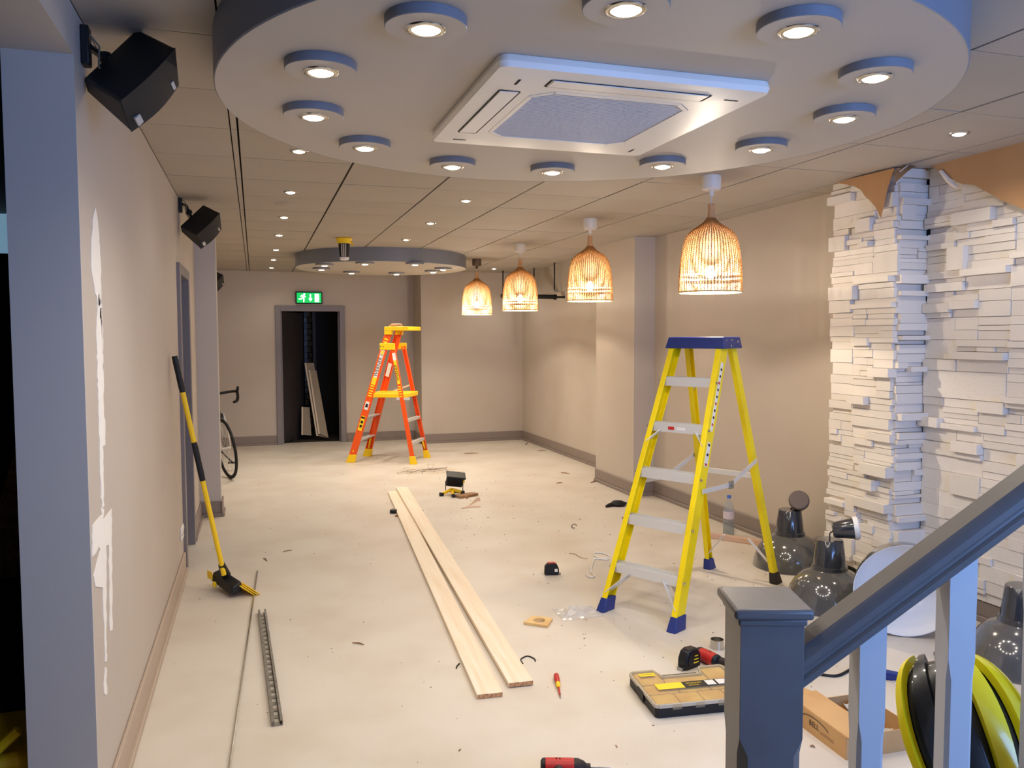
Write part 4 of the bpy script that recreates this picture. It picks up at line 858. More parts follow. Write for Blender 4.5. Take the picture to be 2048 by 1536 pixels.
# ================================================================== FLOOR ITEMS
FR = lambda p, q: frame(V((q.x-p.x, q.y-p.y, 0)), None, Z)
# planks
def plank(n0, f0_, wd, th, z0, z1, label):
    n0, f0_ = V((n0.x, n0.y, z0+th/2)), V((f0_.x, f0_.y, z1+th/2)); d = f0_-n0; t = thing('pine_plank', label, 'plank', n0, None, 'pine planks on the floor')
    b = MB(); b.beam(n0, f0_, wd, th); R = frame(d, None, Z); b = MB(); o = b.box((d.length/2, 0, 0), (d.length, wd, th)).build('board', MT['pine'], t, bevel=.0012, seg=1, local=True); o.matrix_local = R.to_3x3().to_4x4()
    b = MB(); e = b.box((-.0006, 0, 0), (.0012, wd-.002, th-.002)).build('end_grain', MT['pineend'], t, smooth=0, local=True); e.matrix_local = R.to_3x3().to_4x4()
    for k in range(6):
        b = MB(); e = b.box((-.0015, -wd*.42+wd*.16*k+.004*(k % 2), .001*(k % 3)-.001), (.001, .0022, th*.62)).build('grain_mark', MT['oldwood'], t, smooth=0, local=True); e.matrix_local = R.to_3x3().to_4x4()
plank(G(980, 1396), G(787, 986), .112, .02, .0005, .0005, 'left one of two long pine planks on the floor')
plank(G(1042, 1374), G(803, 982), .112, .02, .004, .022, 'right one of two long pine planks, lying partly over the other')
# galvanised channel
a, c = G(524, 1226), G(555, 1452); W = .041; R = FR(c, a); d = (a-c); t = thing('slotted_steel_channel', 'slotted galvanised steel channel lying on the near floor', 'channel', c)
b = MB(); L_ = d.length; fx_ = lambda x, y, z: c + R.to_3x3() @ V((x, y, z))
ns = 22; st_ = L_/ns
for y0, y1 in ((-W/2, -.008), (.008, W/2)): b.box(fx_(L_/2, (y0+y1)/2, .0025), (L_, y1-y0, .0025), R)
for k in range(ns): b.box(fx_(st_*k+st_*.2, 0, .0025), (st_*.42, .016, .0025), R)
for s_ in (-1, 1): b.box(fx_(L_/2, s_*W/2, .0105), (L_, .0025, .021), R); b.box(fx_(L_/2, s_*(W/2-.005), .0205), (L_, .009, .0022), R)
b.build('section', M('galvanised', (168, 166, 160), .42, .9, noise=(30, (140, 136, 128), .4, .7)), t, smooth=0)
a, c = G(515, 1144), G(456, 1560); b = MB(); b.cyl(V((a.x, a.y, .006)), V((c.x, c.y, .006)), .005, n=8); o = tag(b.build('threaded_rod', MT['chrome']), 'thin grey steel rod lying on the floor beside the broom', 'rod')
# broom
bt = WX(349, 712, XL+.03); bb = G(448, 1150, .115); t = thing('push_broom', 'yellow handled broom leaning on the left wall', 'broom', V((bb.x, bb.y, 0)))
dv = bt-bb
b = MB(); b.cyl(bb, bt, .0145, n=14); b.build('handle', MT['yellowp'], t)
for u0, u1, nm in ((.84, 1.0, 'end_grip'), (.44, .615, 'middle_grip')):
    b = MB(); b.tube([bb+dv*(u0+(u1-u0)*k/6) for k in range(7)], [.0165, .018, .0178, .0172, .0178, .018, .016], 14); b.build(nm, MT['dark'], t)
hL, hR_ = G(424, 1165), G(496, 1203); hd = (hR_-hL); hd.z = 0; hl = hd.normalized(); hn = V((-hl.y, hl.x, 0)); hn = hn if hn.dot(V((0, 1, 0))) > 0 else -hn
hc_ = (hL+hR_)/2; e0, e1 = hc_-hl*.135, hc_+hl*.135
b = MB(); tilt = hn*.45+Z
def hq(s_, n_, z_): return hc_ + hl*s_ + hn*(n_) + Z*z_
b.add([hq(-.15, -.055, .045), hq(.15, -.055, .02), hq(.15, .02, .03), hq(-.15, .02, .05), hq(-.145, -.04, .10), hq(.15, -.045, .07), hq(.14, .015, .095), hq(-.14, .015, .115)], [(3, 2, 1, 0), (4, 5, 6, 7), (0, 1, 5, 4), (1, 2, 6, 5), (2, 3, 7, 6), (3, 0, 4, 7)]); b.build('head', MT['dark'], t, bevel=.012, seg=3)
b = MB(); b.cyl(hq(-.02, -.01, .10), bb+dv*.05, .03, .02, 12); b.build('handle_socket', MT['dark'], t)
b = MB(); rb = random.Random(3)
for k in range(46):
    s_ = -.13+.29*k/45
    for n_ in (0, 1, 2): b.cyl(hq(s_, .0+.016*n_, .07), hq(s_*1.08+rb.uniform(-.004, .004)+.02, .075+.016*n_, .004), .0045, .003, 5)
b.build('bristles', MT['yellowp'], t); t.children[-1]['kind'] = 'stuff'
b = MB(); b.box(hq(-.14, -.06, .085), (.075, .004, .05), frame(hl, None, Z)); b.build('label_plate', MT['labely'], t, bevel=.002); b = MB(); b.box(hq(-.06, -.066, .045), (.03, .02, .035), frame(hl, None, Z)); b.build('yellow_button', MT['yellowp'], t, bevel=.008)
# work light
base = G(905, 990); Dw = depth(base); pxm = Dw/F; t = thing('work_light', 'small black floodlight on a low yellow stand', 'work light', base)
def wl_(x, y, k=0): q = DD(x, y, Dw+k); return q
o_ = wl_(909, 962, .05); RX = frame(CR*.97-CU*.13+CF*.2, None, CU*.9-CF*.42)
b = MB(); b.box(o_, (.165, .07, .1), RX); b.build('housing', MT['dark'], t, bevel=.012)
for k in range(5): b = MB(); b.box(o_ + RX.to_3x3() @ V((0, -.037, -.035+.017*k)), (.15, .008, .006), RX); b.build('cooling_fin', MT['dark'], t, smooth=0)
b = MB(); b.box(o_ + RX.to_3x3() @ V((.005, .01, .062)), (.19, .115, .018), RX); b.build('visor', MT['dark'], t, bevel=.004)
b = MB(); b.tube([o_+CR*-.088, o_+CR*-.088-CU*.1, o_-CU*.115, o_+CR*.082-CU*.12, o_+CR*.084-CU*.02], .005, 6); b.build('bracket', MT['dark'], t)
b = MB(); b.cyl(o_+CR*.085, o_+CR*.1, .02, n=12); b.build('side_knob', MT['yellowp'], t)
bz = V((base.x, base.y, 0))
for dx, dy in ((-.12, -.05), (-.02, -.12), (.11, .05)):
    b = MB(); b.cyl(bz+V((0, .03, .05)), bz+CR*dx+V((0, dy, .018)), .016, n=10); lg = b.build('stand_leg', MT['yellowp'], t); b = MB(); q = bz+CR*dx+V((0, dy, .018)); b.cyl(q-(q-bz).normalized()*.02, q+(q-bz-V((0, 0, q.z))).normalized()*.018, .019, n=10); b.build('foot', MT['dark'], lg)
b = MB(); b.cyl(bz+V((0, .03, .045)), o_-CU*.11, .02, n=10); b.build('stand_post', MT['dark'], t)
a, c = G(914, 995), G(951, 990); b = MB(); b.beam(V((a.x, a.y-.03, .013)), V((c.x, c.y-.0, .013)), .09, .024); tag(b.build('wood_offcut', MT['oldwood'], bevel=.003), 'short brown timber offcut under the floodlight stand', 'offcut')
# wires
rb = random.Random(5); ctr = G(846, 946); b = MB()
for k in range(26):
    a = ctr + V((rb.uniform(-.3, .15), rb.uniform(-.12, .12), .004)); q = a + V((rb.uniform(.05, .42), rb.uniform(-.12, .12), rb.uniform(.0, .03))); m_ = a.lerp(q, .5)+V((rb.uniform(-.05, .05), rb.uniform(-.05, .05), rb.uniform(.005, .04)))
    b.cur = k % 3 == 0 and 1 or 0; b.tube([a*(1-u)**2+m_*2*u*(1-u)+q*u*u for u in [i/6 for i in range(7)]], .0025, 4)
for x0, y0, x1, y1, h in ((806, 938, 818, 952, .06), (853, 945, 860, 934, .08), (862, 945, 863, 932, .08)):
    a, q = G(x0, y0), G(x1, y1) if h < .07 else G(x0, y0)+Z*.08; b.tube([a.lerp(q, u)+Z*(.05*math.sin(math.pi*u)+.004)+CR*(.03*math.sin(math.pi*u)) for u in [i/8 for i in range(9)]], .0025, 4)
tag(b.build('wire_tangle', [MT['wire'], MT['wirek']]), 'loose tangle of stripped wires in front of the orange ladder', 'wires', None, 'stuff')
def wirething(pts, r, mat, label, cat, name):
    b = MB(); P = [G(x, y, r+.0005)+Z*(e[0] if e else 0) for x, y, *e in pts]
    Q = []
    for i in range(len(P)-1):
        p_1, p0_, p1_, p2_ = P[max(i-1, 0)], P[i], P[i+1], P[min(i+2, len(P)-1)]
        for k in range(6):
            u = k/6; Q.append(.5*((2*p0_)+(-p_1+p1_)*u+(2*p_1-5*p0_+4*p1_-p2_)*u*u+(-p_1+3*p0_-3*p1_+p2_)*u**3))
    Q.append(P[-1]); b.tube(Q, r, 6); return tag(b.build(name, mat), label, cat)
wirething([(1218, 1111), (1205, 1106), (1190, 1105), (1189, 1111), (1205, 1117), (1216, 1116), (1214, 1119), (1190, 1117), (1187, 1120), (1184, 1130), (1182, 1142), (1188, 1150), (1186, 1154), (1177, 1153), (1172, 1148)], 0.0058, MT['whitemetal'], 'white electrical flex curled on the floor left of the yellow ladder', 'flex', 'white_flex')
wirething([(1138, 1106), (1150, 1107), (1158, 1112), (1165, 1115), (1175, 1116)], .005, MT['wire'], 'curved pale sliver of wood beside the white flex', 'sliver', 'wood_sliver')
wirething([(1046, 1327), (1042, 1321), (1043, 1317), (1055, 1312), (1068, 1317), (1071, 1322)], .003, MT['dark'], 'bent black cable tie right of the planks', 'cable tie', 'cable_tie')
wirething([(913, 1336), (914, 1332), (919, 1327)], .0035, MT['dark'], 'short black cable tie end left of the planks', 'cable tie', 'cable_tie')
wirething([(1610, 1342), (1650, 1350), (1675, 1351), (1695, 1342), (1712, 1330)], .006, MT['dark'], 'black cable running behind the first baluster', 'cable', 'black_cable')
# small scraps one could pick up
def stick(x0, y0, x1, y1, r, mat, label, z=0.0):
    a, c = G(x0, y0, r), G(x1, y1, r); b = MB(); m_ = a.lerp(c, .5)+V((.004, .003, .002)); b.tube([a, m_, c], [r*.6, r, r*.5], 5); tag(b.build('wood_splinter', mat), label, 'splinter', 'wood splinters on the floor')
for (x0, y0, x1, y1, lb) in ((928, 907, 957, 906, 'long reddish splinter on the far floor'), (1122, 945, 1139, 947, 'dark splinter between the far pendants and the right wall'), (1113, 966, 1125, 965, 'pale splinter left of the boxed-out pier'), (1075, 901, 1093, 901, 'splinter near the far right corner'), (1051, 889, 1056, 885, 'tiny splinter in the far right corner'), (1181, 965, 1196, 961, 'dark splinter at the corner of the pier skirting'), (566, 1103, 584, 1100, 'thin dark splinter on the floor right of the broom'), (705, 1285, 728, 1289, 'brown splinter on the floor left of the planks'), (527, 1116, 534, 1122, 'grey scrap above the steel rod'), (1172, 928, 1190, 926, 'splinter by the right skirting'), (836, 1020, 847, 1021, 'brown splinter right of the planks far end'), (932, 997, 936, 996, 'tiny brown splinter under the floodlight'), (1620, 1492, 1630, 1494, 'brown splinter by the foot of the newel post')):
    stick(x0, y0, x1, y1, .006 if y0 < 1000 else .004, MT['shaving'], lb)
# curled shaving and black cap
b = MB(); p = G(938, 1014); b.grid(lambda u, v: p+V((.13*u-.02, .03*v, .004+.09*u*math.sin(u*2.2)*(.6+.4*v))), 10, 2, .002, lambda u, v: (0, -1, .2)); b.grid(lambda u, v: p+V((-.08+.18*u, -.04+.02*v, .003+.008*math.sin(u*3)*v)), 8, 2, .0015, lambda u, v: (0, 0, 1)); tag(b.build('paper_scrap', MT['pinkwood']), 'curled tan paper scrap below the floodlight', 'scrap')
p = G(787, 1026); b = MB(); b.lathe([(0, 0), (.03, 0), (.034, .012), (.03, .03), (.018, .036), (0, .036)], p, n=16); tag(b.build('rubber_cap', MT['dark']), 'small black rubber cap touching the left plank', 'cap')
p = G(793, 1033); b = MB(); b.lathe([(.008, 0), (.014, 0), (.014, .012), (.008, .012)], p, n=12, closed=True); tag(b.build('brass_ring', MT['oldwood']), 'tiny brown ring next to the black cap', 'ring')
p = G(1148, 1057); b = MB(); b.tube([p+V((.022*math.cos(a), .008*math.sin(a*2), .02+.016*math.sin(a))) for a in [i*.55 for i in range(10)]], .004, 6); tag(b.build('cable_clip', MT['wirek']), 'small brown cable clip on the open floor', 'clip')
p = G(1424, 1160); b = MB(); b.tube([p+V((-.02, 0, .003)), p+V((0, .004, .016)), p+V((.012, -.01, .004))], .003, 5); tag(b.build('wire_offcut', MT['cordw']), 'bent wire offcut between the ladder feet', 'wire')
# black glove
p = G(1236, 1011); b = MB(); b.lathe([(0, .0), (.065, .002), (.075, .018), (.05, .04), (0, .048)], p, n=14)
for k, dx in enumerate((-.13, -.12, -.1, .09)): b.tube([p+V((dx*.3, -.02+.018*k, .016)), p+V((dx*.8, -.035+.022*k, .014)), p+V((dx*1.1, -.05+.024*k, .009))], [.014, .013, .008], 7)
tag(b.build('work_glove', MT['blackmatt']), 'crumpled black work glove on the floor by the pier', 'glove')
# small tape measure on the open floor
def tape(c, R, s, label, mats, mark):
    t = thing('tape_measure', label, 'tape measure', c, None); b = MB(); Rm = R.to_3x3(); h = .072*s
    pr = [(-.042, 0), (.036, 0), (.042, .01), (.042, .036), (.03, .064), (.008, .072), (-.022, .07), (-.04, .05)]
    b.prism([V(c)+Rm @ V((x*s, -.02*s, z*s)) for x, z in pr], Rm @ V((0, .04*s, 0))); b.build('case', MT[mats[0]], t, bevel=.006*s)
    for sy in (-1, 1):
        b = MB(); b.prism([V(c)+Rm @ V((x*s*.72, sy*.0205*s, .012*s+z*s*.68)) for x, z in pr], Rm @ V((0, sy*.0015*s, 0))); pl_ = b.build('side_plate', MT[mats[1]], t, smooth=0)
        if mark:
            for k in range(3): b = MB(); b.box(V(c)+Rm @ V((-.012*s, sy*.0222*s, (.022+.012*k)*s)), (.03*s-.006*k*s, .0006, .004*s), R); b.build('print', MT['labely'], pl_, smooth=0)
    b = MB(); b.box(V(c)+Rm @ V((.0, 0, .066*s)), (.045*s, .03*s, .012*s), R); b.build('grip', MT[mats[2]], t, bevel=.004*s)
    b = MB(); b.box(V(c)+Rm @ V((.046*s, 0, .008*s)), (.012*s, .026*s, .002), R); b.box(V(c)+Rm @ V((.052*s, 0, .004*s)), (.0015, .026*s, .012*s), R); b.build('tape_hook', MT['metal'], t, smooth=0)
    b = MB(); b.box(V(c)+Rm @ V((.024*s, -.022*s, .03*s)), (.018*s, .002, .018*s), R); b.build('lock_button', MT[mats[3]], t, bevel=.0005)
tape(G(1103, 1149), frame(CR*1.0+CF*.1, None, Z), 1.12, 'small red and black tape measure on the open floor', ('dark', 'dark', 'red', 'labelw'), False)
tape(G(1378, 1334), frame(-CR*.75-CF*.6, None, Z), 1.3, 'big black tape measure standing behind the organiser case', ('dark', 'dark', 'rubber', 'dark'), True)
# plywood square with a hole
P = [G(1046.8, 1244, .014), G(1066, 1231, .014), G(1105.5, 1235.5, .014), G(1095, 1251, .014)]; cc = sum(P, V())/4; t = thing('plywood_square', 'plywood square with a round hole beside the planks', 'plywood', V((cc.x, cc.y, 0)))
b = MB(); n = 32; r_ = .033
outer = []
for i in range(n):
    k = i//8; f_ = (i % 8)/8; outer.append(P[k].lerp(P[(k+1) % 4], f_))
a0 = math.atan2(P[0].y-cc.y, P[0].x-cc.x); sg = -1 if ((P[1]-P[0]).cross(P[2]-P[1])).z < 0 else 1
inner = [cc+V((r_*math.cos(a0+sg*2*math.pi*i/n), r_*math.sin(a0+sg*2*math.pi*i/n), 0)) for i in range(n)]
dn = V((0, 0, -.013)); vs_ = outer+inner+[p+dn for p in outer]+[p+dn for p in inner]
fs = []
for i in range(n):
    j = (i+1) % n; fs += [(i, j, n+j, n+i), (2*n+i, 3*n+i, 3*n+j, 2*n+j), (i, 2*n+i, 2*n+j, j), (n+i, n+j, 3*n+j, 3*n+i)]
b.add(vs_, fs); b.build('board', MT['ply'], t, smooth=0)
b = MB(); b.beam(cc+V((-.03, .0, -.008)), cc+V((.025, .012, -.004)), .008, .003); b.build('loose_sliver', MT['pineend'], t, smooth=0)
# clear plastic bag
rb = random.Random(9); p = G(1156, 1226); b = MB()
hh = [[rb.uniform(.004, .045) for _ in range(11)] for _ in range(9)]
b.grid(lambda u, v: p+V(((u-.5)*.24, (v-.5)*.19, .002+hh[round(v*8)][round(u*10)]*math.sin(math.pi*min(max(u, .02), .98))*math.sin(math.pi*min(max(v, .02), .98)))), 10, 8); tag(b.build('plastic_bag', MT['bag'], smooth=0), 'crumpled clear plastic bag left of the yellow ladder foot', 'bag')
# screwdriver
a, c = G(1112, 1354), G(1121, 1398); d_ = (c-a); d_.z = 0; L_ = d_.length; d_.normalize(); t = thing('screwdriver', 'red and yellow insulated screwdriver on the near floor', 'screwdriver', a.lerp(c, .5))
def sd_(u, z=.013): return V((a.x, a.y, 0))+d_*(L_*u)+Z*z
b = MB(); b.tube([sd_(u) for u in (0, .06, .2, .34, .42)], [.006, .0125, .013, .011, .0085], 12); b.build('handle', MT['red'], t)
b = MB(); b.tube([sd_(.42), sd_(.5), sd_(.56, .012), sd_(.6, .011)], [.0095, .011, .0085, .006], 12); b.build('collar', MT['yellowp'], t)
b = MB(); b.tube([sd_(.6, .011), sd_(.88, .006)], .0042, 8); b.build('insulated_shaft', MT['red'], t); b = MB(); b.tube([sd_(.88, .006), sd_(1, .004)], [.003, .0015], 8); b.build('tip', MT['metal'], t)
# impact drivers
def driver(o, R, label, handle_dir, bit=True):
    t = thing('impact_driver', label, 'power drill', (o.x, o.y, 0), None, 'cordless drivers'); Rm = R.to_3x3(); o = V(o)
    def q(x, y, z): return o + Rm @ V((x, y, z))
    b = MB(); b.tube([q(x, 0, 0) for x in (-.075, -.07, -.03, .02, .03)], [.022, .03, .031, .031, .03], 16); b.build('motor_housing', MT['red'], t)
    b = MB(); b.tube([q(x, 0, 0) for x in (-.088, -.082, -.072)], [.02, .028, .03], 16); b.build('rear_cap', MT['dark'], t)
    b = MB(); b.tube([q(x, 0, 0) for x in (.03, .045, .065, .072, .088)], [.0305, .03, .022, .015, .014], 16); b.build('nose', MT['rubber'], t)
    if bit: b = MB(); b.tube([q(.088, 0, 0), q(.15, 0, 0), q(.155, 0, 0), q(.165, 0, 0)], [.0045, .0045, .004, .002], 8); b.build('driver_bit', MT['metal'], t)
    hd_ = V(handle_dir).normalized(); h0 = q(-.025, 0, 0)
    b = MB(); b.tube([h0+hd_*x for x in (.02, .06, .1, .13)], [.022, .02, .019, .022], 14); b.build('handle', MT['rubber'], t)
    b = MB(); b.box(h0+hd_*.15, (.085, .05, .045), frame(Rm @ V((1, 0, 0)), None, hd_)); b.build('battery', MT['red'], t, bevel=.006)
    for dy in (0, .012): b = MB(); b.cyl(q(-.02-dy, -.0, .0)+Z*.029, q(-.02-dy, 0, 0)+Z*.0325, .003, n=8); b.build('screw', MT['dark'], t)
driver(G(1131, 1534, .033), frame(CR*1.0-CF*.05, None, Z), 'red cordless driver with a bit, cut off at the bottom edge', (-SF*.95-Z*.06))
driver(G(1412, 1312, .033), frame(-CR*.45+CF*.9, None, Z), 'red cordless driver lying by the newel post', (CR*.62-CF*.7-Z*.02), False)
# ring of clear sealant lid
p = G(1434, 1296); b = MB(); b.lathe([(.03, 0), (.033, 0), (.033, .045), (.03, .045)], p, n=28, closed=True); tag(b.build('steel_ring', MT['chrome']), 'small shiny ring standing by the newel post', 'ring')
# organiser case
e0, e1 = G(1312, 1438), G(1263, 1376); cdir = (e1-e0); cdir.z = 0; cdir.normalize(); crt = V((cdir.y, -cdir.x, 0)); cw, cd_, chh = .44, .33, .062
rr0 = G(1446, 1421)-e0; rr0.z = 0; crt = (rr0-cdir*rr0.dot(cdir)).normalized(); Rk = frame(crt, None, Z)
oc = thing('organiser_case', 'black organiser case with clear lid and yellow label', 'case', e0+crt*cw/2+cdir*cd_/2)
def k_(x, y, z): return V((e0.x, e0.y, 0))+crt*x+cdir*y+Z*z
outl = [(.012, 0), (cw-.012, 0), (cw, .012), (cw, cd_-.012), (cw-.012, cd_), (.33, cd_), (.31, cd_-.07), (.13, cd_-.07), (.11, cd_), (.012, cd_), (0, cd_-.012), (0, .012)]
b = MB(); b.prism([k_(x, y, .002) for x, y in outl], (0, 0, .04)); b.cur = 1; b.prism([k_(.006+x*.973, .005+y*.968, .0421) for x, y in outl], (0, 0, .0003)); b.build('tray', [MT['dark'], MT['gboardedge']], oc, bevel=.003)
cups = [(.012+.105*i, .112+.105*i, .012, .1) for i in range(4)] + [(.012+.14*i, .148+.14*i, .108, .19) for i in range(3)] + [(.014, .118, .2, cd_-.012), (.33, cw-.012, .2, cd_-.012), (.125, .32, .2, cd_-.085)]
for (x0, x1, y0, y1) in cups:
    b = MB(); c8 = .008; b.prism([k_(x, y, .0425) for x, y in ((x0+c8, y0), (x1-c8, y0), (x1, y0+c8), (x1, y1-c8), (x1-c8, y1), (x0+c8, y1), (x0, y1-c8), (x0, y0+c8))], (0, 0, .009)); b.build('parts_cup', MT['amber'], oc, bevel=.002)
b = MB(); b.prism([k_(x, y, .0555) for x, y in outl], (0, 0, .005)); lid = b.build('lid', MT['clear'], oc, smooth=0)
b = MB(); n = len(outl)
for i in range(n): b.beam(k_(*outl[i], .05), k_(*outl[(i+1) % n], .05), .009, .016)
b.build('lid_rim', M('frosted_rim', (206, 196, 178), .4, alpha=.85), oc, bevel=.002)
b = MB(); b.beam(k_(.13, cd_-.03, .03), k_(.31, cd_-.03, .03), .025, .022); b.build('carry_handle', MT['dark'], oc, bevel=.004)
for x in (.09, .19, .29, .39): b = MB(); b.box(k_(x, -.004, .045), (.04, .006, .022), Rk); b.build('latch', MT['clear'], oc, bevel=.001)
b = MB(); b.box(k_(-.004, .17, .03), (.006, .07, .04), Rk); b.build('latch', MT['dark'], oc, bevel=.002)
zl = .0612
for (x0, x1, y0, y1, mt_) in ((.06, .18, .125, .18, 'labely'), (.18, .40, .125, .18, 'labelk'), (.285, .325, .13, .175, 'labelw'), (.335, .385, .13, .175, 'labelw'), (.03, .1, .265, .295, 'labely')):
    b = MB(); z_ = zl+(.0006 if mt_ == 'labelw' else 0); b.prism([k_(x0, y0, z_), k_(x1, y0, z_), k_(x1, y1, z_), k_(x0, y1, z_)], (0, 0, .0005)); b.build('paper_label', MT[mt_], lid, smooth=0)
lettering('STANLEY', .017, MT['labely'], lid, frame(crt, cdir, None, k_(.232, .16, zl+.001))); lettering('FATMAX', .012, MT['labely'], lid, frame(crt, cdir, None, k_(.225, .14, zl+.001))); lettering('STANLEY', .014, MT['labelk'], lid, frame(crt, cdir, None, k_(.065, .28, zl+.001)))
# bottle of water
p = G(1457, 1071); t = thing('water_bottle', 'clear plastic water bottle with a blue cap by the right skirting', 'bottle', p); k = .315/.315
b = MB(); b.lathe([(0, .0), (.038, .0), (.043, .008), (.043, .07), (.041, .075), (.043, .08), (.043, .12), (.04, .128), (.043, .135), (.043, .2), (.04, .225), (.028, .26), (.015, .285), (.0135, .3)], p, n=28); b.build('bottle_body', MT['bottle'], t, smooth=60)
b = MB(); b.lathe([(0, .003), (.039, .004), (.0405, .01), (.0405, .1), (0, .1)], p, n=24); b.build('water', MT['water'], t, smooth=60)
b = MB(); b.lathe([(.0436, .135), (.0436, .195)], p, n=28); b.build('paper_label', glassy('pale_label', (226, 214, 222), .75, .4), t)
b = MB(); b.lathe([(0, .318), (.014, .318), (.016, .315), (.016, .296), (.0135, .296)], p, n=20); b.build('cap', MT['bottlecap'], t)
# pale batten behind the ladder
a, c = G(1412, 1074), G(1532, 1092); b = MB(); b.beam(V((a.x, a.y, .02)), V((c.x, c.y, .02)), .05, .038); tag(b.build('timber_batten', MT['pinkwood'], bevel=.002), 'pale pinkish timber batten lying behind the yellow ladder', 'batten')
# cardboard box with parts
q0 = G(1692, 1520); q1 = G(1634, 1476); ed = (q1-q0); ed.z = 0; bl_ = ed.length; ed.normalize(); er = V((-ed.y, ed.x, 0)); er = er if er.dot(CR) > 0 else -er
q0 = V((q0.x, q0.y, 0)); bw, bh = .30, .085; bl_ = .30
cb = thing('cardboard_box', 'open shallow cardboard box of packaging behind the balusters', 'box', q0+ed*bl_/2+er*bw/2)
def c_(x, y, z): return q0+ed*x+er*y+Z*z
for pts, nm in (([(0, 0), (bl_, 0)], 'side'), ([(0, bw), (bl_, bw)], 'side'), ([(0, 0), (0, bw)], 'end'), ([(bl_, 0), (bl_, bw)], 'end')):
    b = MB(); b.beam(c_(*pts[0], bh/2), c_(*pts[1], bh/2), .004, bh); b.build('box_' + nm, MT['cardboard'], cb, smooth=0)
b = MB(); b.prism([c_(0, 0, .001), c_(bl_, 0, .001), c_(bl_, bw, .001), c_(0, bw, .001)], (0, 0, .003)); b.build('box_bottom', MT['cardboard'], cb, smooth=0)
b = MB(); b.prism([c_(-.01, 0, bh), c_(bl_+.02, 0, bh), c_(bl_+.05, -.0, bh+.0), c_(bl_+.06, .13, bh+.004), c_(-.0, .13, bh+.004)], (0, 0, .003)); b.build('lid_flap', MT['cardboard'], cb, smooth=0)
b = MB(); b.prism([c_(bl_, 0, bh), c_(bl_+.12, -.06, bh-.012), c_(bl_+.12, .1, bh+.0), c_(bl_, .13, bh+.002)], (0, 0, .003)); b.build('lid_flap', MT['cardboard'], cb, smooth=0)
fr_ = frame(-ed, Z, None, c_(bl_*.62, -.0032, bh*.5)); lettering('BELL', .03, MT['labelk'], cb, fr_); fr_ = frame(-ed, Z, None, c_(bl_*.36, -.0032, bh*.38)); lettering('LIGHTING', .018, MT['oldwood'], cb, fr_)
b = MB(); b.tube([c_(bl_*.6+.08*math.cos(a)*1.1, -.003, bh*.5+.028*math.sin(a)) for a in [.3+i*.2 for i in range(13)]], .0014, 4); b.build('logo_swoosh', MT['labelk'], cb)
rb = random.Random(4)
for k in range(16):
    p = c_(rb.uniform(.03, bl_-.04), rb.uniform(.12, bw-.03), .03+rb.uniform(0, .05)); b = MB(); b.grid(lambda u, v: p+V(((u-.5)*.06, (v-.5)*.045, .014*math.sin(u*5+k)*math.cos(v*4))), 4, 3, .001, lambda u, v: (0, 0, 1)); b.build('foil_sachet', MT[('silver', 'green', 'white')[k % 3]], cb, smooth=0)
# blue tool and clear wrap behind the balusters
p = G(1782, 1359); t = thing('blue_clamp', 'blue plastic tool lying behind the first baluster', 'tool', p); Rb = frame(CR*.9-CF*.45, None, Z)
b = MB(); b.prism([p+Rb.to_3x3() @ V((x, -.016, z)) for x, z in ((-.07, .0), (.05, 0), (.05, .02), (.035, .034), (-.07, .042))], Rb.to_3x3() @ V((0, .034, 0))); b.build('body', MT['blue'], t, bevel=.004); b = MB(); b.box(p+Rb.to_3x3() @ V((.0, -.018, .022)), (.06, .004, .006), Rb); b.build('rib', MT['blue'], t, smooth=0)
p = G(1826, 1372); rb = random.Random(2); hh = [[rb.uniform(.004, .05) for _ in range(7)] for _ in range(7)]; b = MB(); b.grid(lambda u, v: p+V(((u-.5)*.13, (v-.5)*.13, .003+hh[round(v*6)][round(u*6)]*math.sin(math.pi*min(max(u, .02), .98))*math.sin(math.pi*min(max(v, .02), .98)))), 6, 6); tag(b.build('plastic_wrap', MT['bag'], smooth=0), 'crumple of clear wrap beside the blue tool', 'wrap')
# yellow tool bag in the dark room at lower left
p = WY(10, 1525, 2.9); p.z = 0; t = thing('tool_case', 'yellow tool case in the dark opening at lower left', 'tool case', p+V((-.1, .1, 0)))
b = MB(); zt_ = WY(30, 1490, 2.9).z; b.bx((p.x-.5, 2.82, 0), (XP-.04, 3.2, max(zt_, .05))); b.build('case', MT['yellowp'], t, bevel=.03); b = MB(); b.tube([V((p.x-.1, 2.81, max(zt_, .05)-.02)), V((p.x+.0, 2.8, max(zt_, .05)+.03)), V((XP-.06, 2.8, max(zt_, .05)+.09))], .016, 8); b.build('handle', MT['yellowp'], t)
a, c = WY(0, 1470, 3.3), WY(55, 1300, 3.9); b = MB(); b.tube([V((a.x-.02, 3.24, .008)), V((a.x, 3.32, .008)), V((c.x, 4.0, .008)), V((c.x+.02, 4.8, .008))], .007, 6); tag(b.build('black_cable', MT['rubber']), 'cable across the dark floor at lower left', 'cable')
for k in range(3):
    b = MB(); b.beam(V((-1.55-.06*k, 5.9, .012)), V((-1.35-.05*k, 6.22, 1.3-.12*k)), .09, .015, (0, -1, 0)); tag(b.build('leaning_plank', MT['oldwood'], smooth=0), ('front', 'middle', 'rear')[k] + ' brown plank leaning in the dark room at left', 'plank', 'planks in the dark room')

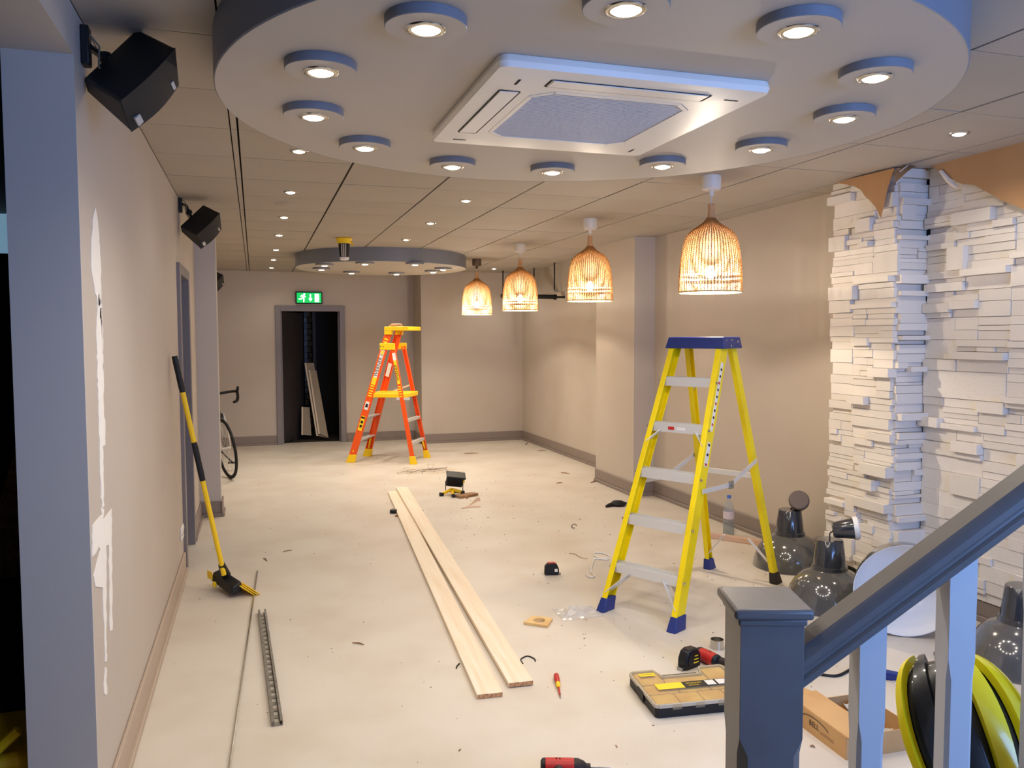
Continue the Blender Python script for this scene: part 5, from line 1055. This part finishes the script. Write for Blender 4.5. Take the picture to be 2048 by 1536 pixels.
# ================================================================== BICYCLE behind the pilaster
hub = DD(452, 897, 8.92); hub.z = .334; e1 = V((.33, -.944, 0)).normalized(); e2 = V((-.12, 0, .99)).normalized(); e3 = e1.cross(e2).normalized()
bk = thing('bicycle', 'black road bicycle half hidden behind the grey pilaster', 'bicycle', V((hub.x, hub.y, 0)))
def wheel(c, a1, a2, nm):
    b = MB(); b.tube([c+(a1*math.cos(t)+a2*math.sin(t))*.32 for t in [i*math.pi/24 for i in range(48)]], 0.016, 8, True); w_ = b.build(nm, MT['blackmatt'], bk)
    b = MB(); b.tube([c+(a1*math.cos(t)+a2*math.sin(t))*.304 for t in [i*math.pi/24 for i in range(48)]], .009, 6, True); b.build('rim', MT['dark'], w_)
    b = MB(); n_ = a1.cross(a2).normalized()
    for i in range(20): t = i*math.pi/10; b.cyl(c+n_*(.03 if i % 2 else -.03), c+(a1*math.cos(t)+a2*math.sin(t))*.3, .0014, n=4)
    b.cyl(c-n_*.05, c+n_*.05, .018, n=10); b.build('spokes_and_hub', MT['silver'], w_)
wheel(hub, e1, e2, 'front_wheel')
rear = V((hub.x-.22, hub.y+.98, .334)); r1 = V((-.15, 1, 0)).normalized(); r2 = V((-.1, 0, .995)); wheel(rear, r1, r2, 'rear_wheel')
head = hub+e2*.56-e1*.13; crown = hub+e2*.365-e1*.035; n_ = e3
b = MB()
for sgn in (-1, 1): b.tube([hub+n_*.05*sgn, hub+e2*.2+n_*.05*sgn-e1*.01, crown+n_*.035*sgn], [.009, .012, .015], 8)
b.cyl(crown-n_*.045, crown+n_*.045, .018, n=8); b.build('fork', MT['silver'], bk)
b = MB(); b.box(crown+e1*.03+e2*.0, (.05, .02, .05), frame(n_, None, e2)); b.tube([crown+e1*.04+n_*.03, crown+e1*.03+n_*.035-e2*.06], .008, 6); b.build('brake_caliper', MT['dark'], bk)
b = MB(); b.cyl(crown, head, .019, n=10); bbk = V((hub.x-.12, hub.y+.6, .28)); seat = V((hub.x-.2, hub.y+.72, .80))
b.cyl(head-e2*.03, bbk, .018, n=10); b.cyl(head, seat-V((0, 0, .06)), .016, n=10); b.cyl(bbk, seat+V((0, 0, .1)), .016, n=10)
for sgn in (-1, 1): b.cyl(bbk+r1.cross(r2)*.03*sgn, rear+r1.cross(r2)*.06*sgn, .009, n=8); b.cyl(seat+r1.cross(r2)*.02*sgn, rear+r1.cross(r2)*.06*sgn, .008, n=8)
b.build('frame', MT['dark'], bk)
b = MB(); sc_ = seat+V((0, 0, .12)); b.add([sc_+V((-.02, -.14, 0)), sc_+V((.02, -.14, 0)), sc_+V((.07, .13, 0)), sc_+V((-.07, .13, 0)), sc_+V((-.015, -.14, .03)), sc_+V((.015, -.14, .03)), sc_+V((.06, .13, .045)), sc_+V((-.06, .13, .045))], [(3, 2, 1, 0), (4, 5, 6, 7), (0, 1, 5, 4), (1, 2, 6, 5), (2, 3, 7, 6), (3, 0, 4, 7)]); b.build('saddle', MT['blackmatt'], bk, bevel=.012)
st_ = head+e2*.05; bc = st_+e1*.09; b = MB(); b.cyl(head, st_, .016, n=8); b.cyl(st_, bc, .015, n=8); b.build('stem', MT['dark'], bk)
hbv = e3 if e3.x > 0 else -e3
b = MB()
for sgn in (-1, 1):
    t0 = bc+hbv*.2*sgn; b.tube([bc, bc+hbv*.17*sgn, t0+e1*.02, t0+e1*.085-Z*.01, t0+e1*.1-Z*.06, t0+e1*.06-Z*.11, t0-e1*.03-Z*.125], .015, 8)
b.build('handlebar', MT['blackmatt'], bk)
for sgn in (-1, 1):
    t0 = bc+hbv*.2*sgn; b = MB(); b.tube([t0+e1*.06-Z*.005, t0+e1*.1+Z*.02, t0+e1*.115+Z*.055], [.017, .018, .014], 8); b.tube([t0+e1*.12+Z*.01, t0+e1*.14-Z*.05, t0+e1*.125-Z*.1], .006, 6); b.build('brake_lever', MT['dark'], bk)
b = MB(); pd = DD(465, 925, depth(bbk)); b.cyl(bbk, pd, .01, n=8); b.box(pd, (.09, .06, .02), frame(CR, None, CU)); b.lathe([(.085, -.004), (.09, -.004), (.09, .004), (.085, .004)], bbk, frame(Z, None, r1.cross(r2)), 28, True); b.build('crank_and_pedal', MT['dark'], bk)

# ================================================================== DUST AND CRUMBS ON THE FLOOR
rb = random.Random(12); b = MB()
for k in range(620):
    x, y = rb.uniform(-.4, 3.4), rb.uniform(2.4, 11.8)
    if rb.random() < .35: x, y = rb.gauss(2.4, .6), rb.gauss(3.6, .8)
    if rb.random() < .25: x, y = rb.gauss(2.0, .7), rb.gauss(7.2, 1.2)
    if not (-.4 < x < 3.35 and y > 2.4): continue
    r = rb.choice((.0018, .002, .003, .003, .004, .006)); a = rb.uniform(0, 6.3); l = r*rb.uniform(1, 3); b.cur = rb.choice((0, 0, 1, 2))
    b.box((x, y, .0012), (l, r*.8, .0018), Matrix.Rotation(a, 4, 'Z'))
tag(b.build('floor_crumbs', [MT['grain'], MT['shaving'], MT['labelw']], smooth=0), 'scattered crumbs and dust on the beige floor', 'debris', None, 'stuff')
